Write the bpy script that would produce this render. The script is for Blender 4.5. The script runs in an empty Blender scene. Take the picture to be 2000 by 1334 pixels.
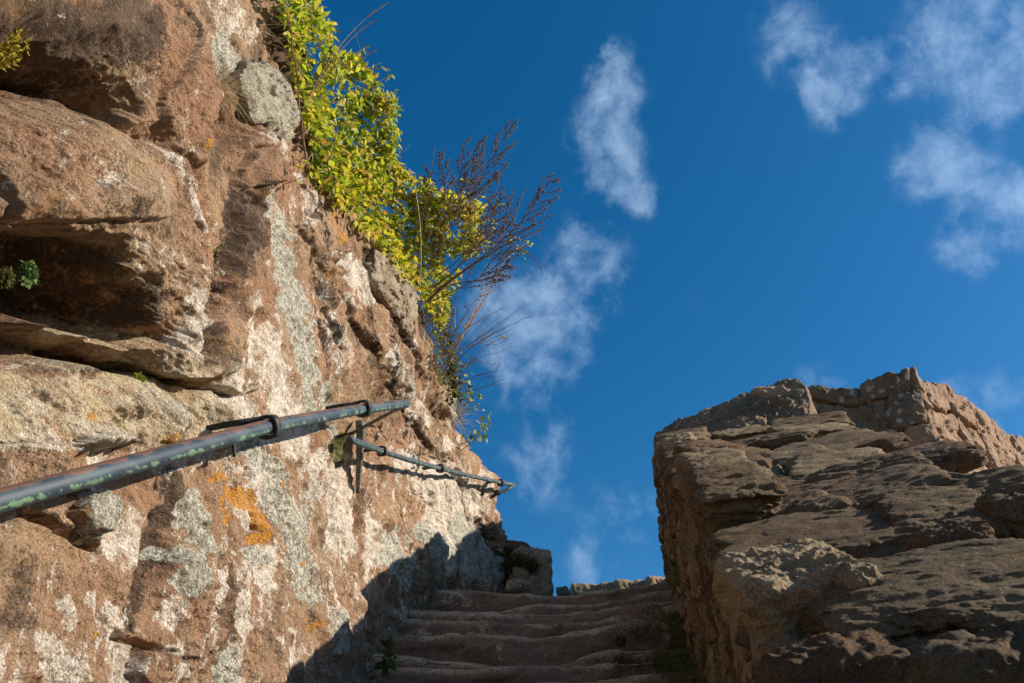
import bpy, math, random
import numpy as np
from mathutils import Vector
random.seed(7); RNG = np.random.RandomState(11)
R_ = math.radians
scene = bpy.context.scene
col = scene.collection

# ------------------------------------------------------------------ camera
YAW, PITCH, TH, F = R_(8.84), R_(37.54), R_(36.0), 1555.0
CP, SP, CY, SY = math.cos(PITCH), math.sin(PITCH), math.cos(YAW), math.sin(YAW)
cR = np.array([CY, SY, 0.0]); cF = np.array([-SY*CP, CY*CP, SP]); cU = np.array([SY*SP, -CY*SP, CP])
cam_d = bpy.data.cameras.new("camera"); cam = bpy.data.objects.new("camera", cam_d); col.objects.link(cam)
cam.location = (0, 0, 0); cam.rotation_euler = (math.pi/2 + PITCH, 0, YAW)
cam_d.sensor_width = 36; cam_d.lens = F/2000*36; cam_d.clip_start = 0.02; cam_d.clip_end = 5000
cam_d.dof.use_dof = True; cam_d.dof.focus_distance = 2.6; cam_d.dof.aperture_fstop = 9
scene.camera = cam

# ------------------------------------------------------------------ sun, sky
SUN_EL, SUN_AZ = R_(26.6), R_(83.0)          # azimuth measured from +Y towards +X
sd = np.array([math.sin(SUN_AZ)*math.cos(SUN_EL), math.cos(SUN_AZ)*math.cos(SUN_EL), math.sin(SUN_EL)])
sl = bpy.data.lights.new("sun", 'SUN'); sl.energy = 5.0; sl.angle = R_(0.53); sl.color = (1.0, 0.89, 0.74)
so = bpy.data.objects.new("sun", sl); col.objects.link(so)
so.rotation_euler = Vector(-sd).to_track_quat('-Z', 'Y').to_euler(); so.location = (10, 3, 8)

class NT:
    def __init__(s, tree): s.t = tree
    def n(s, kind, **kw):
        nd = s.t.nodes.new(kind)
        for k, v in kw.items(): setattr(nd, k, v)
        return nd
    def put(s, sock, v):
        if v is None: return
        if isinstance(v, bpy.types.NodeSocket): s.t.links.new(v, sock)
        else:
            if sock.type == 'RGBA' and not isinstance(v, (int, float)) and len(v) == 3: v = tuple(v)+(1,)
            if sock.type == 'VECTOR' and isinstance(v, (int, float)): v = (v,)*3
            sock.default_value = v
    def m(s, op, a, b=None, c=None, clamp=False):
        nd = s.n('ShaderNodeMath', operation=op, use_clamp=clamp)
        for i, v in enumerate((a, b, c)): s.put(nd.inputs[i], v)
        return nd.outputs[0]
    def vm(s, op, a, b=None):
        nd = s.n('ShaderNodeVectorMath', operation=op); s.put(nd.inputs[0], a); s.put(nd.inputs[1], b)
        return nd
    def ramp(s, x, lo, hi, a=0.0, b=1.0):
        nd = s.n('ShaderNodeMapRange', interpolation_type='SMOOTHSTEP')
        for i, v in enumerate((x, lo, hi, a, b)): s.put(nd.inputs[i], v)
        return nd.outputs[0]
    def noise(s, vec, scale, detail=6, rough=.55, dist=0.0, out=0):
        nd = s.n('ShaderNodeTexNoise'); s.put(nd.inputs['Vector'], vec)
        nd.inputs['Scale'].default_value = scale; nd.inputs['Detail'].default_value = detail
        nd.inputs['Roughness'].default_value = rough; nd.inputs['Distortion'].default_value = dist
        return nd.outputs[out]
    def vor(s, vec, scale, feature='F1', out=0):
        nd = s.n('ShaderNodeTexVoronoi', feature=feature); s.put(nd.inputs['Vector'], vec)
        nd.inputs['Scale'].default_value = scale
        return nd.outputs[out]
    def mix(s, f, a, b, mode='MIX'):
        nd = s.n('ShaderNodeMix', data_type='RGBA', blend_type=mode)
        s.put(nd.inputs[0], f); s.put(nd.inputs[6], a); s.put(nd.inputs[7], b)
        return nd.outputs[2]
    def attr(s, name, out='Color'):
        return s.n('ShaderNodeAttribute', attribute_name=name).outputs[out]
    def sep(s, c):
        nd = s.n('ShaderNodeSeparateColor'); s.put(nd.inputs[0], c); return nd.outputs

def sky_dir(u, v):
    d = cF + cR*(u-1000)/F + cU*(667-v)/F
    return d/np.linalg.norm(d)
world = bpy.data.worlds.new("World"); scene.world = world; world.use_nodes = True
w = NT(world.node_tree); world.node_tree.nodes.clear()
sky = w.n('ShaderNodeTexSky', sky_type='NISHITA'); sky.sun_disc = False
sky.sun_elevation = SUN_EL; sky.sun_rotation = SUN_AZ; sky.altitude = 400
sky.air_density = 1.0; sky.dust_density = 0.5; sky.ozone_density = 3.0
hs = w.n('ShaderNodeHueSaturation'); hs.inputs['Saturation'].default_value = 1.36; hs.inputs['Value'].default_value = 0.90
hs.inputs['Hue'].default_value = 0.496
w.put(hs.inputs['Color'], sky.outputs[0])
tc = w.n('ShaderNodeTexCoord').outputs['Generated']
LOBES = [(1215,100,30,.45),(1205,165,46,.85),(1165,255,52,1.0),(1215,300,42,.72),(1243,355,38,.8),(1264,388,24,.7),(1185,335,36,.5),(1152,485,56,1.5),
 (1000,640,90,.75),(1080,612,62,.6),(1030,700,70,.9),(1115,690,52,.8),(980,580,45,.5),(1180,600,50,.35),(1040,905,66,.7),(1100,845,40,.6),
 (1530,60,55,.65),(1515,130,38,.6),(1650,145,46,1.0),(1622,205,38,.9),(1700,125,36,.8),(1785,170,24,.45),(1870,45,62,1.0),(1950,100,60,1.0),
 (1960,175,50,1.0),(1985,15,70,1.0),(1840,270,30,.8),(1800,335,42,.75),(1895,345,40,.5),(1985,370,40,.9),(1985,450,45,.5),(1870,460,42,.6),(1900,515,32,.6),
 (1975,790,66,.7),(1600,745,50,.55),(1850,745,22,.5),(1200,1050,75,.55),(1160,1115,36,.65),(1240,990,55,.3),(1330,600,90,.15)]
wn = w.n('ShaderNodeTexNoise'); wn.inputs['Scale'].default_value = 7; wn.inputs['Detail'].default_value = 5
w.put(wn.inputs['Vector'], tc)
wo = w.vm('SUBTRACT', wn.outputs['Color'], (.5, .5, .5))
wsc = w.n('ShaderNodeVectorMath', operation='SCALE'); w.put(wsc.inputs[0], wo.outputs[0]); wsc.inputs['Scale'].default_value = 0.07
tw = w.vm('ADD', tc, wsc.outputs[0]).outputs[0]
acc = None
for (u, v, sg, am) in LOBES:
    dd = w.vm('DISTANCE', tw, tuple(sky_dir(u, v))).outputs['Value']
    k = w.m('MULTIPLY', dd, F/sg*.86)
    k = w.m('POWER', math.e, w.m('MULTIPLY', w.m('MULTIPLY', k, k), -1.0))
    acc = w.m('MULTIPLY', k, am) if acc is None else w.m('MULTIPLY_ADD', k, am, acc)
mp = w.n('ShaderNodeMapping'); mp.inputs['Scale'].default_value = (1, 1, .8); w.put(mp.inputs['Vector'], tc)
fb = w.noise(mp.outputs[0], 10.5, 12, .66, .12)
fi = w.noise(mp.outputs[0], 42, 8, .72, .15)
acc = w.m('MINIMUM', acc, .95)
dens = w.m('ADD', w.m('MULTIPLY', acc, .80), w.m('MULTIPLY', w.m('SUBTRACT', fb, .5), 2.7))
dens = w.m('ADD', dens, w.m('MULTIPLY', w.m('SUBTRACT', fi, .5), 1.1))
dens = w.ramp(dens, .10, 1.75)
dens = w.m('MULTIPLY', dens, w.ramp(acc, .08, .55))
skyc = w.mix(w.m('MULTIPLY', dens, .64), hs.outputs[0], (3.6, 5.0, 6.8))
bg = w.n('ShaderNodeBackground'); w.put(bg.inputs['Color'], skyc); bg.inputs['Strength'].default_value = 0.1
wout = w.n('ShaderNodeOutputWorld'); w.put(wout.inputs[0], bg.outputs[0])
scene.view_settings.view_transform = 'Standard'; scene.view_settings.look = 'None'
scene.view_settings.exposure = 0.62; scene.view_settings.gamma = 1.0

# ------------------------------------------------------------------ geometry helpers
CT, ST = math.cos(TH), math.sin(TH)
Dv = np.array([0, CT, ST]); Nv = np.array([0, -ST, CT])       # up the stairs, square to the stairs
def W3(x, s, n):
    x, s, n = np.broadcast_arrays(np.asarray(x, float), s, n)
    return np.stack([x, s*CT-n*ST, s*ST+n*CT], -1)
def ray(u, v): return cF + cR*(u-1000)/F + cU*(667-v)/F
def proj(P):
    z = P@cF
    z = np.where(np.abs(z) < 1e-3, 1e-3, z)
    return 1000+F*(P@cR)/z, 667-F*(P@cU)/z
def sstep(a, b, x):
    t = np.clip((x-a)/(b-a), 0, 1); return t*t*(3-2*t)
def at_s(u, v, s):
    d = ray(u, v); return d*(s/(d@Dv))
def at_y(u, v, y):
    d = ray(u, v); return d*(y/d[1])
def hsh(ix, iy, iz, seed):
    h = (ix.astype(np.uint32)*np.uint32(374761393)) ^ (iy.astype(np.uint32)*np.uint32(668265263)) ^ (iz.astype(np.uint32)*np.uint32(2147483647-58)) ^ np.uint32((seed*1274126177+7) & 0xffffffff)
    h = (h ^ (h >> np.uint32(13)))*np.uint32(1274126177)
    h = (h ^ (h >> np.uint32(15)))*np.uint32(2246822519)
    return h ^ (h >> np.uint32(16))
def vnoise(P, seed=0):                     # smooth value noise in -1..1
    P = np.asarray(P, np.float32)
    I = np.floor(P); f = P-I; I = I.astype(np.int64) & 0xffffffff
    f = f*f*f*(f*(f*6-15)+10)
    out = 0
    for dx in (0, 1):
        wx = f[..., 0] if dx else 1-f[..., 0]
        for dy in (0, 1):
            wy = f[..., 1] if dy else 1-f[..., 1]
            for dz in (0, 1):
                wz = f[..., 2] if dz else 1-f[..., 2]
                h = hsh(I[..., 0]+dx, I[..., 1]+dy, I[..., 2]+dz, seed)
                out = out + wx*wy*wz*(h.astype(np.float32)/np.float32(2147483648.0)-1)
    return out
def fbm(P, octv=4, seed=0, gain=.5, lac=2.03, ridge=False):
    P = np.asarray(P, np.float32); a, t, o = 1.0, 0.0, 0
    for k in range(octv):
        n = vnoise(P+k*17.3, seed+k*31)
        if ridge: n = 1-2*np.abs(n)
        o = o+a*n; t += a; a *= gain; P = P*lac
    return o/t
def cells(x, y, seed=0, jit=.85):          # jittered cells: distance to edge, random id
    xi, yi = np.floor(x).astype(np.int64), np.floor(y).astype(np.int64)
    b1 = np.full(x.shape, 9.0); b2 = np.full(x.shape, 9.0); idv = np.zeros(x.shape)
    for dx in (-1, 0, 1):
        for dy in (-1, 0, 1):
            cx, cy = xi+dx, yi+dy
            a = (cx & 0xffffffff); b = (cy & 0xffffffff)
            h1 = hsh(a, b, a*0, seed).astype(float)/4294967296; h2 = hsh(a, b, a*0, seed+5).astype(float)/4294967296
            d = np.hypot(cx+.5+jit*(h1-.5)-x, cy+.5+jit*(h2-.5)-y)
            near = d < b1
            b2 = np.where(near, b1, np.minimum(b2, d)); idv = np.where(near, h1*.5+h2*.5, idv); b1 = np.where(near, d, b1)
    return b2-b1, idv, b1

def mesh_obj(name, V, Fc, mat, parent=None, smooth=True, attrs=None):
    me = bpy.data.meshes.new(name)
    V = np.ascontiguousarray(V, np.float32).reshape(-1, 3)
    if isinstance(Fc, np.ndarray):
        nf, k = Fc.shape
        me.vertices.add(len(V)); me.vertices.foreach_set('co', V.ravel())
        me.loops.add(nf*k); me.loops.foreach_set('vertex_index', np.ascontiguousarray(Fc, np.int32).ravel())
        me.polygons.add(nf); me.polygons.foreach_set('loop_start', np.arange(0, nf*k, k, dtype=np.int32))
        me.polygons.foreach_set('loop_total', np.full(nf, k, np.int32))
        me.update(calc_edges=True)
    else:
        me.from_pydata([tuple(map(float, p)) for p in V], [], Fc)
    me.polygons.foreach_set('use_smooth', [smooth]*len(me.polygons))
    for an, arr in (attrs or {}).items():
        a = me.attributes.new(an, 'FLOAT_COLOR', 'POINT')
        arr = np.asarray(arr, np.float32).reshape(len(V), -1)
        full = np.ones((len(V), 4), np.float32); full[:, :arr.shape[1]] = arr
        a.data.foreach_set('color', full.ravel())
    me.materials.append(mat)
    o = bpy.data.objects.new(name, me); col.objects.link(o)
    if parent is not None: o.parent = parent
    return o
def grid_faces(nr, nc):
    i = np.arange(nr-1)[:, None]*nc+np.arange(nc-1)[None]
    return np.stack([i, i+1, i+nc+1, i+nc], -1).reshape(-1, 4)
def tag(o, label=None, cat=None, group=None, kind=None):
    if label: o['label'] = label
    if cat: o['category'] = cat
    if group: o['group'] = group
    if kind: o['kind'] = kind
    return o
def empty(name, loc, label, cat, group=None, kind=None):
    o = bpy.data.objects.new(name, None); col.objects.link(o); o.empty_display_size = .05
    o.location = tuple(map(float, loc)); return tag(o, label, cat, group, kind)
def part(name, V, Fc, mat, parent, **kw):      # mesh given in world coordinates, parented to an Empty or mesh
    off = np.array(parent.matrix_basis.translation) if parent.parent is None else np.zeros(3)
    return mesh_obj(name, np.asarray(V).reshape(-1, 3)-off, Fc, mat, parent, **kw)

def tube(P, r, seg=10, cap=True):
    P = np.asarray(P, float); n = len(P); r = np.broadcast_to(r, (n,)).astype(float)
    T = np.gradient(P, axis=0); T /= np.linalg.norm(T, axis=1)[:, None]+1e-12
    up = np.array([0, 0, 1.0]) if abs(T[0][2]) < .9 else np.array([1.0, 0, 0])
    A = np.cross(T[0], up); A /= np.linalg.norm(A); Vs = []
    for i in range(n):
        A = A-T[i]*(A@T[i]); A /= np.linalg.norm(A)+1e-12; B = np.cross(T[i], A)
        a = np.arange(seg)*2*math.pi/seg
        Vs.append(P[i]+r[i]*(np.cos(a)[:, None]*A+np.sin(a)[:, None]*B))
    V = np.concatenate(Vs); Fs = []
    for i in range(n-1):
        for k in range(seg):
            a, b = i*seg+k, i*seg+(k+1) % seg
            Fs.append((a, b, b+seg, a+seg))
    if cap:
        c0 = len(V); V = np.vstack([V, P[0], P[-1]])
        for k in range(seg):
            Fs.append((c0, (k+1) % seg, k, k)); Fs.append((c0+1, (n-1)*seg+k, (n-1)*seg+(k+1) % seg, (n-1)*seg+(k+1) % seg))
        Fs = [f if f[2] != f[3] else f[:3] for f in Fs]
    return V, Fs
class MB:
    def __init__(s): s.V, s.F, s.C, s.n = [], [], [], 0
    def add(s, V, Fc, c=None):
        V = np.asarray(V, float)
        s.F += [tuple(int(i)+s.n for i in f) for f in Fc]; s.V.append(V); s.n += len(V)
        if c is not None: s.C.append(np.tile(np.asarray(c, float), (len(V), 1)))
    def build(s, name, mat, parent=None, smooth=True):
        V = np.vstack(s.V); at = {'tint': np.vstack(s.C)} if s.C else None
        if parent is None: return mesh_obj(name, V, s.F, mat, None, smooth, at)
        return part(name, V, s.F, mat, parent, smooth=smooth, attrs=at)

_cube = {}
def cube_grid(k):
    if k in _cube: return _cube[k]
    idx, V, Fs = {}, [], []
    def vid(p):
        key = tuple(int(round(c)) for c in p)
        if key not in idx: idx[key] = len(V); V.append(key)
        return idx[key]
    for ax in range(3):
        for sgn in (0, k):
            for i in range(k):
                for j in range(k):
                    q = []
                    for (a, b) in ((i, j), (i+1, j), (i+1, j+1), (i, j+1)):
                        p = [0, 0, 0]; p[ax] = sgn; p[(ax+1) % 3] = a; p[(ax+2) % 3] = b; q.append(vid(p))
                    Fs.append(q if sgn else q[::-1])
    _cube[k] = (np.array(V, float)/k*2-1, np.array(Fs, np.int32)); return _cube[k]
def stone(center, half, axes, k=22, e=6.0, seed=0, amp=.12, fine=.03, strata=0.0, taper=0.0):
    """a worn block: rounded box, lumpy, optionally bedded; axes = 3x3 rows"""
    P, Fc = cube_grid(k); half = np.asarray(half, float); axes = np.asarray(axes, float)
    q = P/((np.abs(P)**e).sum(1)**(1/e))[:, None]
    q = q*1.0
    L = q*half; mean = float(half.mean())
    if taper: L[:, :2] *= (1-taper*(q[:, 2:3]*.5+.5))
    d = q/np.linalg.norm(q, axis=1)[:, None]
    sh = L/mean
    wgt = np.minimum(half/mean, 1.0)**1.5
    sh2 = L/.10
    L = L+d*wgt*(.10*(.075*np.tanh(fbm(sh2*.9+seed*1.7, 4, seed+20)*8)+.05*np.tanh(fbm(sh2*3+seed, 4, seed+21)*8)+.05*fbm(sh2*6+seed, 3, seed+22)+.035*fbm(sh2*16+seed, 4, seed+23, gain=.7)*(.4+sstep(-.2, .3, fbm(sh2*2+5, 2, seed+24)))))[:, None]
    L = L+d*wgt*mean*(amp*fbm(sh*.9+seed*3.1, 3, seed)[:, None]*2 + fine*fbm(sh*4+seed, 4, seed+9)[:, None]*2)
    if strata:
        L[:, :2] += d[:, :2]*strata*mean*fbm(np.stack([sh[:, 0]*.5, sh[:, 1]*.5, sh[:, 2]*7], 1)+seed, 3, seed+4)[:, None]*2
        L[:, 2] += strata*min(mean, half[2]*1.5)*fbm(np.stack([sh[:, 0]*1.5, sh[:, 1]*6, sh[:, 2]], 1)+seed, 3, seed+6)*1.6
    return np.asarray(center)+L@axes, Fc

# ------------------------------------------------------------------ materials
def new_mat(name):
    m = bpy.data.materials.new(name); m.use_nodes = True; m.node_tree.nodes.clear()
    t = NT(m.node_tree); b = t.n('ShaderNodeBsdfPrincipled'); o = t.n('ShaderNodeOutputMaterial')
    t.put(o.inputs[0], b.outputs[0]); b.inputs['Roughness'].default_value = .9
    b.inputs['Specular IOR Level'].default_value = .25
    return m, t, b
def rock_mat(name, red=(.355,.20,.12), tan=(.43,.295,.185), dark=(.068,.047,.034), lichen=.35, grey=.0, grime=.5, paint=False,
             stretch=(1, 1, 1), bump=1.0, sc=1.0, moss=0.0, spots=0.0, patch=False):
    m, t, b = new_mat(name)
    co = t.n('ShaderNodeTexCoord').outputs['Object']
    mpn = t.n('ShaderNodeMapping'); mpn.inputs['Scale'].default_value = stretch; t.put(mpn.inputs[0], co); st = mpn.outputs[0]
    nA = t.noise(st, 3.2*sc, 8, .6, .4); nB = t.noise(st, 11*sc, 8, .65, .3); nC = t.noise(co, 60*sc, 6, .7); nD = t.noise(co, 230*sc, 4, .7)
    c = t.mix(t.ramp(nA, .36, .64), red, tan)
    mid = tuple(.5*(a_+b_)*.58 for a_, b_ in zip(red, tan)); lite = tuple(b_*1.22 for b_ in tan)
    c = t.mix(t.m('MULTIPLY', t.ramp(nB, .50, .70), .65), c, mid)
    c = t.mix(t.m('MULTIPLY', t.ramp(nB, .28, .42, 1, 0), .5), c, lite)
    if paint:
        p1 = t.sep(t.attr('paint')); p2 = t.sep(t.attr('paint2'))
        pale, gry, orn = p1[0], p1[1], p1[2]; drk, mos, lim = p2[0], p2[1], p2[2]
    else:
        pale = gry = orn = drk = mos = lim = 0.0
    nE = t.noise(co, 150*sc, 6, .75)
    ed = t.m('ADD', t.m('MULTIPLY', t.m('SUBTRACT', nB, .5), 1.9), t.m('ADD', t.m('MULTIPLY', t.m('SUBTRACT', nC, .5), 1.9), t.m('MULTIPLY', t.m('SUBTRACT', nE, .5), 1.0)))
    # dark weathered crust, and the shade painted through drk
    dk = t.m('ADD', t.m('MULTIPLY', drk, .85), t.m('MULTIPLY', ed, .9))
    nG = t.noise(st, 5*sc, 9, .7, .6)
    gr = t.m('MULTIPLY', t.ramp(nG, .54, .70), grime)
    c = t.mix(gr, c, dark)
    c = t.mix(t.m('MULTIPLY', t.ramp(dk, .36, .66), .84), c, dark)
    # ochre tint
    nO = t.noise(co, 7*sc, 6, .6)
    c = t.mix(t.m('MULTIPLY', t.ramp(nO, .56, .72), .35), c, (.42, .22, .06))
    # cream lime bloom, also the skylight painted on step lips
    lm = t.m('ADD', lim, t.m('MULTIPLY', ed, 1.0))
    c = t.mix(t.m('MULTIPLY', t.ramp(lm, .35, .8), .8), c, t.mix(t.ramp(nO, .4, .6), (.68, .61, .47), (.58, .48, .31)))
    # pale pinkish crust in speckles, everywhere a little
    nL = t.noise(st, 17*sc, 10, .72, .2)
    pl = t.m('ADD', t.m('MULTIPLY', pale, .62), t.m('ADD', t.m('MULTIPLY', t.m('SUBTRACT', nL, .5), 2.4), t.m('ADD', t.m('MULTIPLY', t.m('SUBTRACT', nC, .5), 1.3), t.m('MULTIPLY', t.m('SUBTRACT', nE, .5), 1.5))))
    c = t.mix(t.m('MULTIPLY', t.ramp(pl, .50-.32*lichen, .62-.28*lichen), .82), c, t.mix(t.ramp(nE, .35, .6), (.50, .39, .30), (.74, .66, .56)))
    if patch:       # crisp flakes of white crust and the brown film round them
        nP = t.noise(st, 13*sc, 12, .74, .5); nQ = t.noise(st, 6.5*sc, 10, .7, .4)
        pp = t.m('ADD', nP, t.m('ADD', t.m('MULTIPLY', pale, .13), t.m('MULTIPLY', t.m('SUBTRACT', nE, .5), .22)))
        c = t.mix(t.m('MULTIPLY', t.ramp(nQ, .52, .60), .5), c, (.20, .135, .09))
        c = t.mix(t.m('MULTIPLY', t.ramp(pp, .595, .625), .92), c, t.mix(t.ramp(nC, .35, .6), (.56, .47, .38), (.80, .74, .65)))
        c = t.mix(t.m('MULTIPLY', t.ramp(pp, .36, .40, 1, 0), .7), c, dark)
    # grey green crustose lichen
    gl = t.m('ADD', t.m('MULTIPLY', gry, 1.2), t.m('MULTIPLY', ed, .75))
    if grey: gl = t.m('ADD', gl, t.m('MULTIPLY', t.ramp(t.noise(co, 9*sc, 5, .6), .5, .66), grey))
    gcol = t.mix(t.ramp(t.m('ADD', nC, t.m('MULTIPLY', t.m('SUBTRACT', nE, .5), .8)), .40, .62), (.26, .25, .20), (.66, .65, .56))
    c = t.mix(t.m('MULTIPLY', t.ramp(gl, .45, .62), .9), c, gcol)
    if spots:
        vd = t.vor(t.vm('ADD', co, t.vm('MULTIPLY', t.n('ShaderNodeTexNoise').outputs['Color'], (.02, .02, .02)).outputs[0]).outputs[0], 16*sc)
        vr = t.vor(co, 16*sc, out=1); vs = t.sep(vr)
        sp = t.m('MULTIPLY', t.ramp(t.m('ADD', vd, t.m('MULTIPLY', t.m('SUBTRACT', nC, .5), .35)), .30, .38, 1, 0), t.m('GREATER_THAN', vs[0], 1-spots))
        c = t.mix(t.m('MULTIPLY', sp, .8), c, (.50, .49, .42))
    ol = t.m('ADD', t.m('MULTIPLY', orn, 1.1), t.m('MULTIPLY', ed, .85))
    c = t.mix(t.m('MULTIPLY', t.ramp(ol, .45, .62), .9), c, t.mix(t.ramp(nE, .36, .62), (.40, .15, .015), (.68, .33, .05)))
    if paint or moss:
        ml = t.m('ADD', t.m('MULTIPLY', mos, 1.2), t.m('MULTIPLY', ed, .9))
        if moss: ml = t.m('ADD', ml, t.m('MULTIPLY', t.ramp(t.noise(co, 4*sc, 5, .6), .5, .66), moss))
        c = t.mix(t.m('MULTIPLY', t.ramp(ml, .45, .7), .9), c, t.mix(t.ramp(nC, .4, .6), (.035, .05, .012), (.11, .12, .02)))
    # sand grain
    c = t.mix(1.0, c, t.mix(t.ramp(nD, .32, .68), (.55, .53, .51), (1.28, 1.27, 1.25)), 'MULTIPLY')
    c = t.mix(t.m('MULTIPLY', t.ramp(nE, .585, .66), .65), c, dark)
    c = t.mix(t.m('MULTIPLY', t.ramp(nE, .34, .40, 1, 0), .35), c, (.70, .60, .48))
    t.put(b.inputs['Base Color'], c)
    h = t.m('ADD', t.m('MULTIPLY', nC, .014), t.m('ADD', t.m('MULTIPLY', nD, .0045), t.m('MULTIPLY', nE, .007)))
    h = t.m('ADD', h, t.m('MULTIPLY', nB, .020))
    pit = t.ramp(t.vor(co, 75*sc), .05, .35)
    h = t.m('ADD', h, t.m('MULTIPLY', pit, .0035))
    h = t.m('ADD', h, t.m('MULTIPLY', t.ramp(gl, .45, .62), .002))
    bp = t.n('ShaderNodeBump'); bp.inputs['Strength'].default_value = 1.0*bump; bp.inputs['Distance'].default_value = 1.0
    t.put(bp.inputs['Height'], h); t.put(b.inputs['Normal'], bp.outputs[0])
    return m
M_cliff = rock_mat('cliff_sandstone', paint=True, lichen=.26, grime=.72, stretch=(1, 1, .5), patch=True)
M_wall = rock_mat('wall_rubble', bump=1.5, red=(.30,.20,.125), tan=(.47,.35,.22), dark=(.075,.052,.038), lichen=.0, grime=.65, paint=True)
M_stone = [rock_mat('wall_stone_brown', bump=1.8, red=(.26,.165,.09), tan=(.40,.285,.165), dark=(.06,.042,.03), lichen=.02, grime=.7),
           rock_mat('wall_stone_tan', bump=1.8, red=(.36,.255,.145), tan=(.53,.41,.25), dark=(.09,.06,.045), lichen=.05, grime=.55),
           rock_mat('wall_stone_red', bump=1.8, red=(.30,.175,.10), tan=(.41,.27,.16), dark=(.07,.045,.035), lichen=.0, grime=.6)]
M_paleblock = rock_mat('wall_stone_pale', red=(.33,.245,.15), tan=(.44,.35,.225), dark=(.11,.075,.05), lichen=.1, grime=.6, grey=.15)
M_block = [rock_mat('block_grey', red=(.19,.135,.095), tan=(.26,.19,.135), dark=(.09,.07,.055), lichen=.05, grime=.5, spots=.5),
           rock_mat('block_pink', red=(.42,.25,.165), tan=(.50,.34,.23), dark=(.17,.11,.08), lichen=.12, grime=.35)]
M_mortar = rock_mat('mortar', red=(.36,.26,.17), tan=(.42,.32,.22), dark=(.16,.11,.08), lichen=.1, grime=.4)
M_greyrock = rock_mat('grey_rock', red=(.40,.37,.29), tan=(.46,.43,.34), dark=(.16,.13,.10), lichen=.25, grime=.25, grey=.5)
M_pitted = rock_mat('pitted_rock', red=(.36,.28,.20), tan=(.44,.37,.28), dark=(.10,.075,.06), lichen=.3, grime=.5, grey=.25)
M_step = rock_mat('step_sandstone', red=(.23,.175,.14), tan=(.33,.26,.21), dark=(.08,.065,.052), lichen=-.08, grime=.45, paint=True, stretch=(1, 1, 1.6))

def simple(name, c1, c2, scale=20, rough=.8, transl=0.0, bump=0.0):
    m, t, b = new_mat(name); co = t.n('ShaderNodeTexCoord').outputs['Object']
    n = t.noise(co, scale, 6, .65)
    t.put(b.inputs['Base Color'], t.mix(t.ramp(n, .35, .65), c1, c2)); b.inputs['Roughness'].default_value = rough
    if bump:
        bp = t.n('ShaderNodeBump'); bp.inputs['Strength'].default_value = .7; bp.inputs['Distance'].default_value = bump
        t.put(bp.inputs['Height'], n); t.put(b.inputs['Normal'], bp.outputs[0])
    return m
def leaf_mat(name, gloss=.45, tr=.55):
    m, t, b = new_mat(name)
    ti = t.attr('tint'); co = t.n('ShaderNodeTexCoord').outputs['Object']; n = t.noise(co, 90, 5, .65)
    c = t.mix(1.0, ti, t.mix(t.ramp(n, .3, .7), (.68, .68, .6), (1.15, 1.15, 1.1)), 'MULTIPLY')
    t.put(b.inputs['Base Color'], c); b.inputs['Roughness'].default_value = gloss
    tl = t.n('ShaderNodeBsdfTranslucent'); t.put(tl.inputs[0], c)
    mx = t.n('ShaderNodeMixShader'); mx.inputs[0].default_value = tr
    t.put(mx.inputs[1], b.outputs[0]); t.put(mx.inputs[2], tl.outputs[0])
    out = [x for x in t.t.nodes if x.type == 'OUTPUT_MATERIAL'][0]; t.put(out.inputs[0], mx.outputs[0])
    return m
M_leaf = leaf_mat('vine_leaf'); M_dry = leaf_mat('dry_stalk', .8, .1)
M_stem = simple('brown_stem', (.10, .06, .04), (.20, .12, .08), 60)
M_twig = simple('pale_twig', (.34, .20, .16), (.52, .40, .33), 60)
M_seed = simple('seed_brown', (.09, .065, .045), (.22, .16, .105), 90)
M_straw = simple('straw', (.36, .26, .13), (.55, .44, .27), 40)
M_moss = simple('moss', (.05, .055, .012), (.22, .20, .035), 120, .95)
M_mossy = simple('yellow_moss', (.16, .13, .015), (.42, .34, .05), 120, .95)
M_dmoss = simple('dark_moss', (.03, .038, .012), (.095, .10, .028), 120, .95)
M_fern = leaf_mat('small_leaf', .6, .3)
def pipe_mat(name):
    m, t, b = new_mat(name); co = t.n('ShaderNodeTexCoord').outputs['Object']
    mp = t.n('ShaderNodeMapping'); mp.inputs['Rotation'].default_value = (-TH, 0, 0); mp.inputs['Scale'].default_value = (1, .22, 1); t.put(mp.inputs[0], co)
    geo = t.n('ShaderNodeNewGeometry'); n1 = t.noise(mp.outputs[0], 52, 10, .76, .2); n2 = t.noise(mp.outputs[0], 26, 8, .65); n3 = t.noise(co, 220, 4, .7)
    sz = t.attr('side', 'Fac')
    c = t.mix(t.ramp(n2, .4, .65), (.022, .036, .052), (.04, .07, .09))
    gmask = t.m('ADD', t.m('MULTIPLY', t.m('SUBTRACT', n1, .5), 2.0), sz)
    c = t.mix(t.ramp(gmask, .60, .66), c, t.mix(t.ramp(n3, .3, .7), (.085, .16, .095), (.16, .27, .155)))
    rs = t.m('ADD', t.m('MULTIPLY', t.m('SUBTRACT', n2, .5), 1.3), t.attr('rust', 'Fac'))
    c = t.mix(t.m('MULTIPLY', t.ramp(rs, .52, .62), .85), c, t.mix(t.ramp(n3, .3, .7), (.10, .045, .03), (.19, .09, .06)))
    t.put(b.inputs['Base Color'], c); b.inputs['Roughness'].default_value = .42; b.inputs['Specular IOR Level'].default_value = .5
    t.put(b.inputs['Roughness'], t.m('ADD', .42, t.m('MULTIPLY', n2, .3)))
    bp = t.n('ShaderNodeBump'); bp.inputs['Strength'].default_value = .5; bp.inputs['Distance'].default_value = .002
    t.put(bp.inputs['Height'], t.m('ADD', t.ramp(gmask, .60, .66), t.m('MULTIPLY', n3, .4))); t.put(b.inputs['Normal'], bp.outputs[0])
    return m
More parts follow.
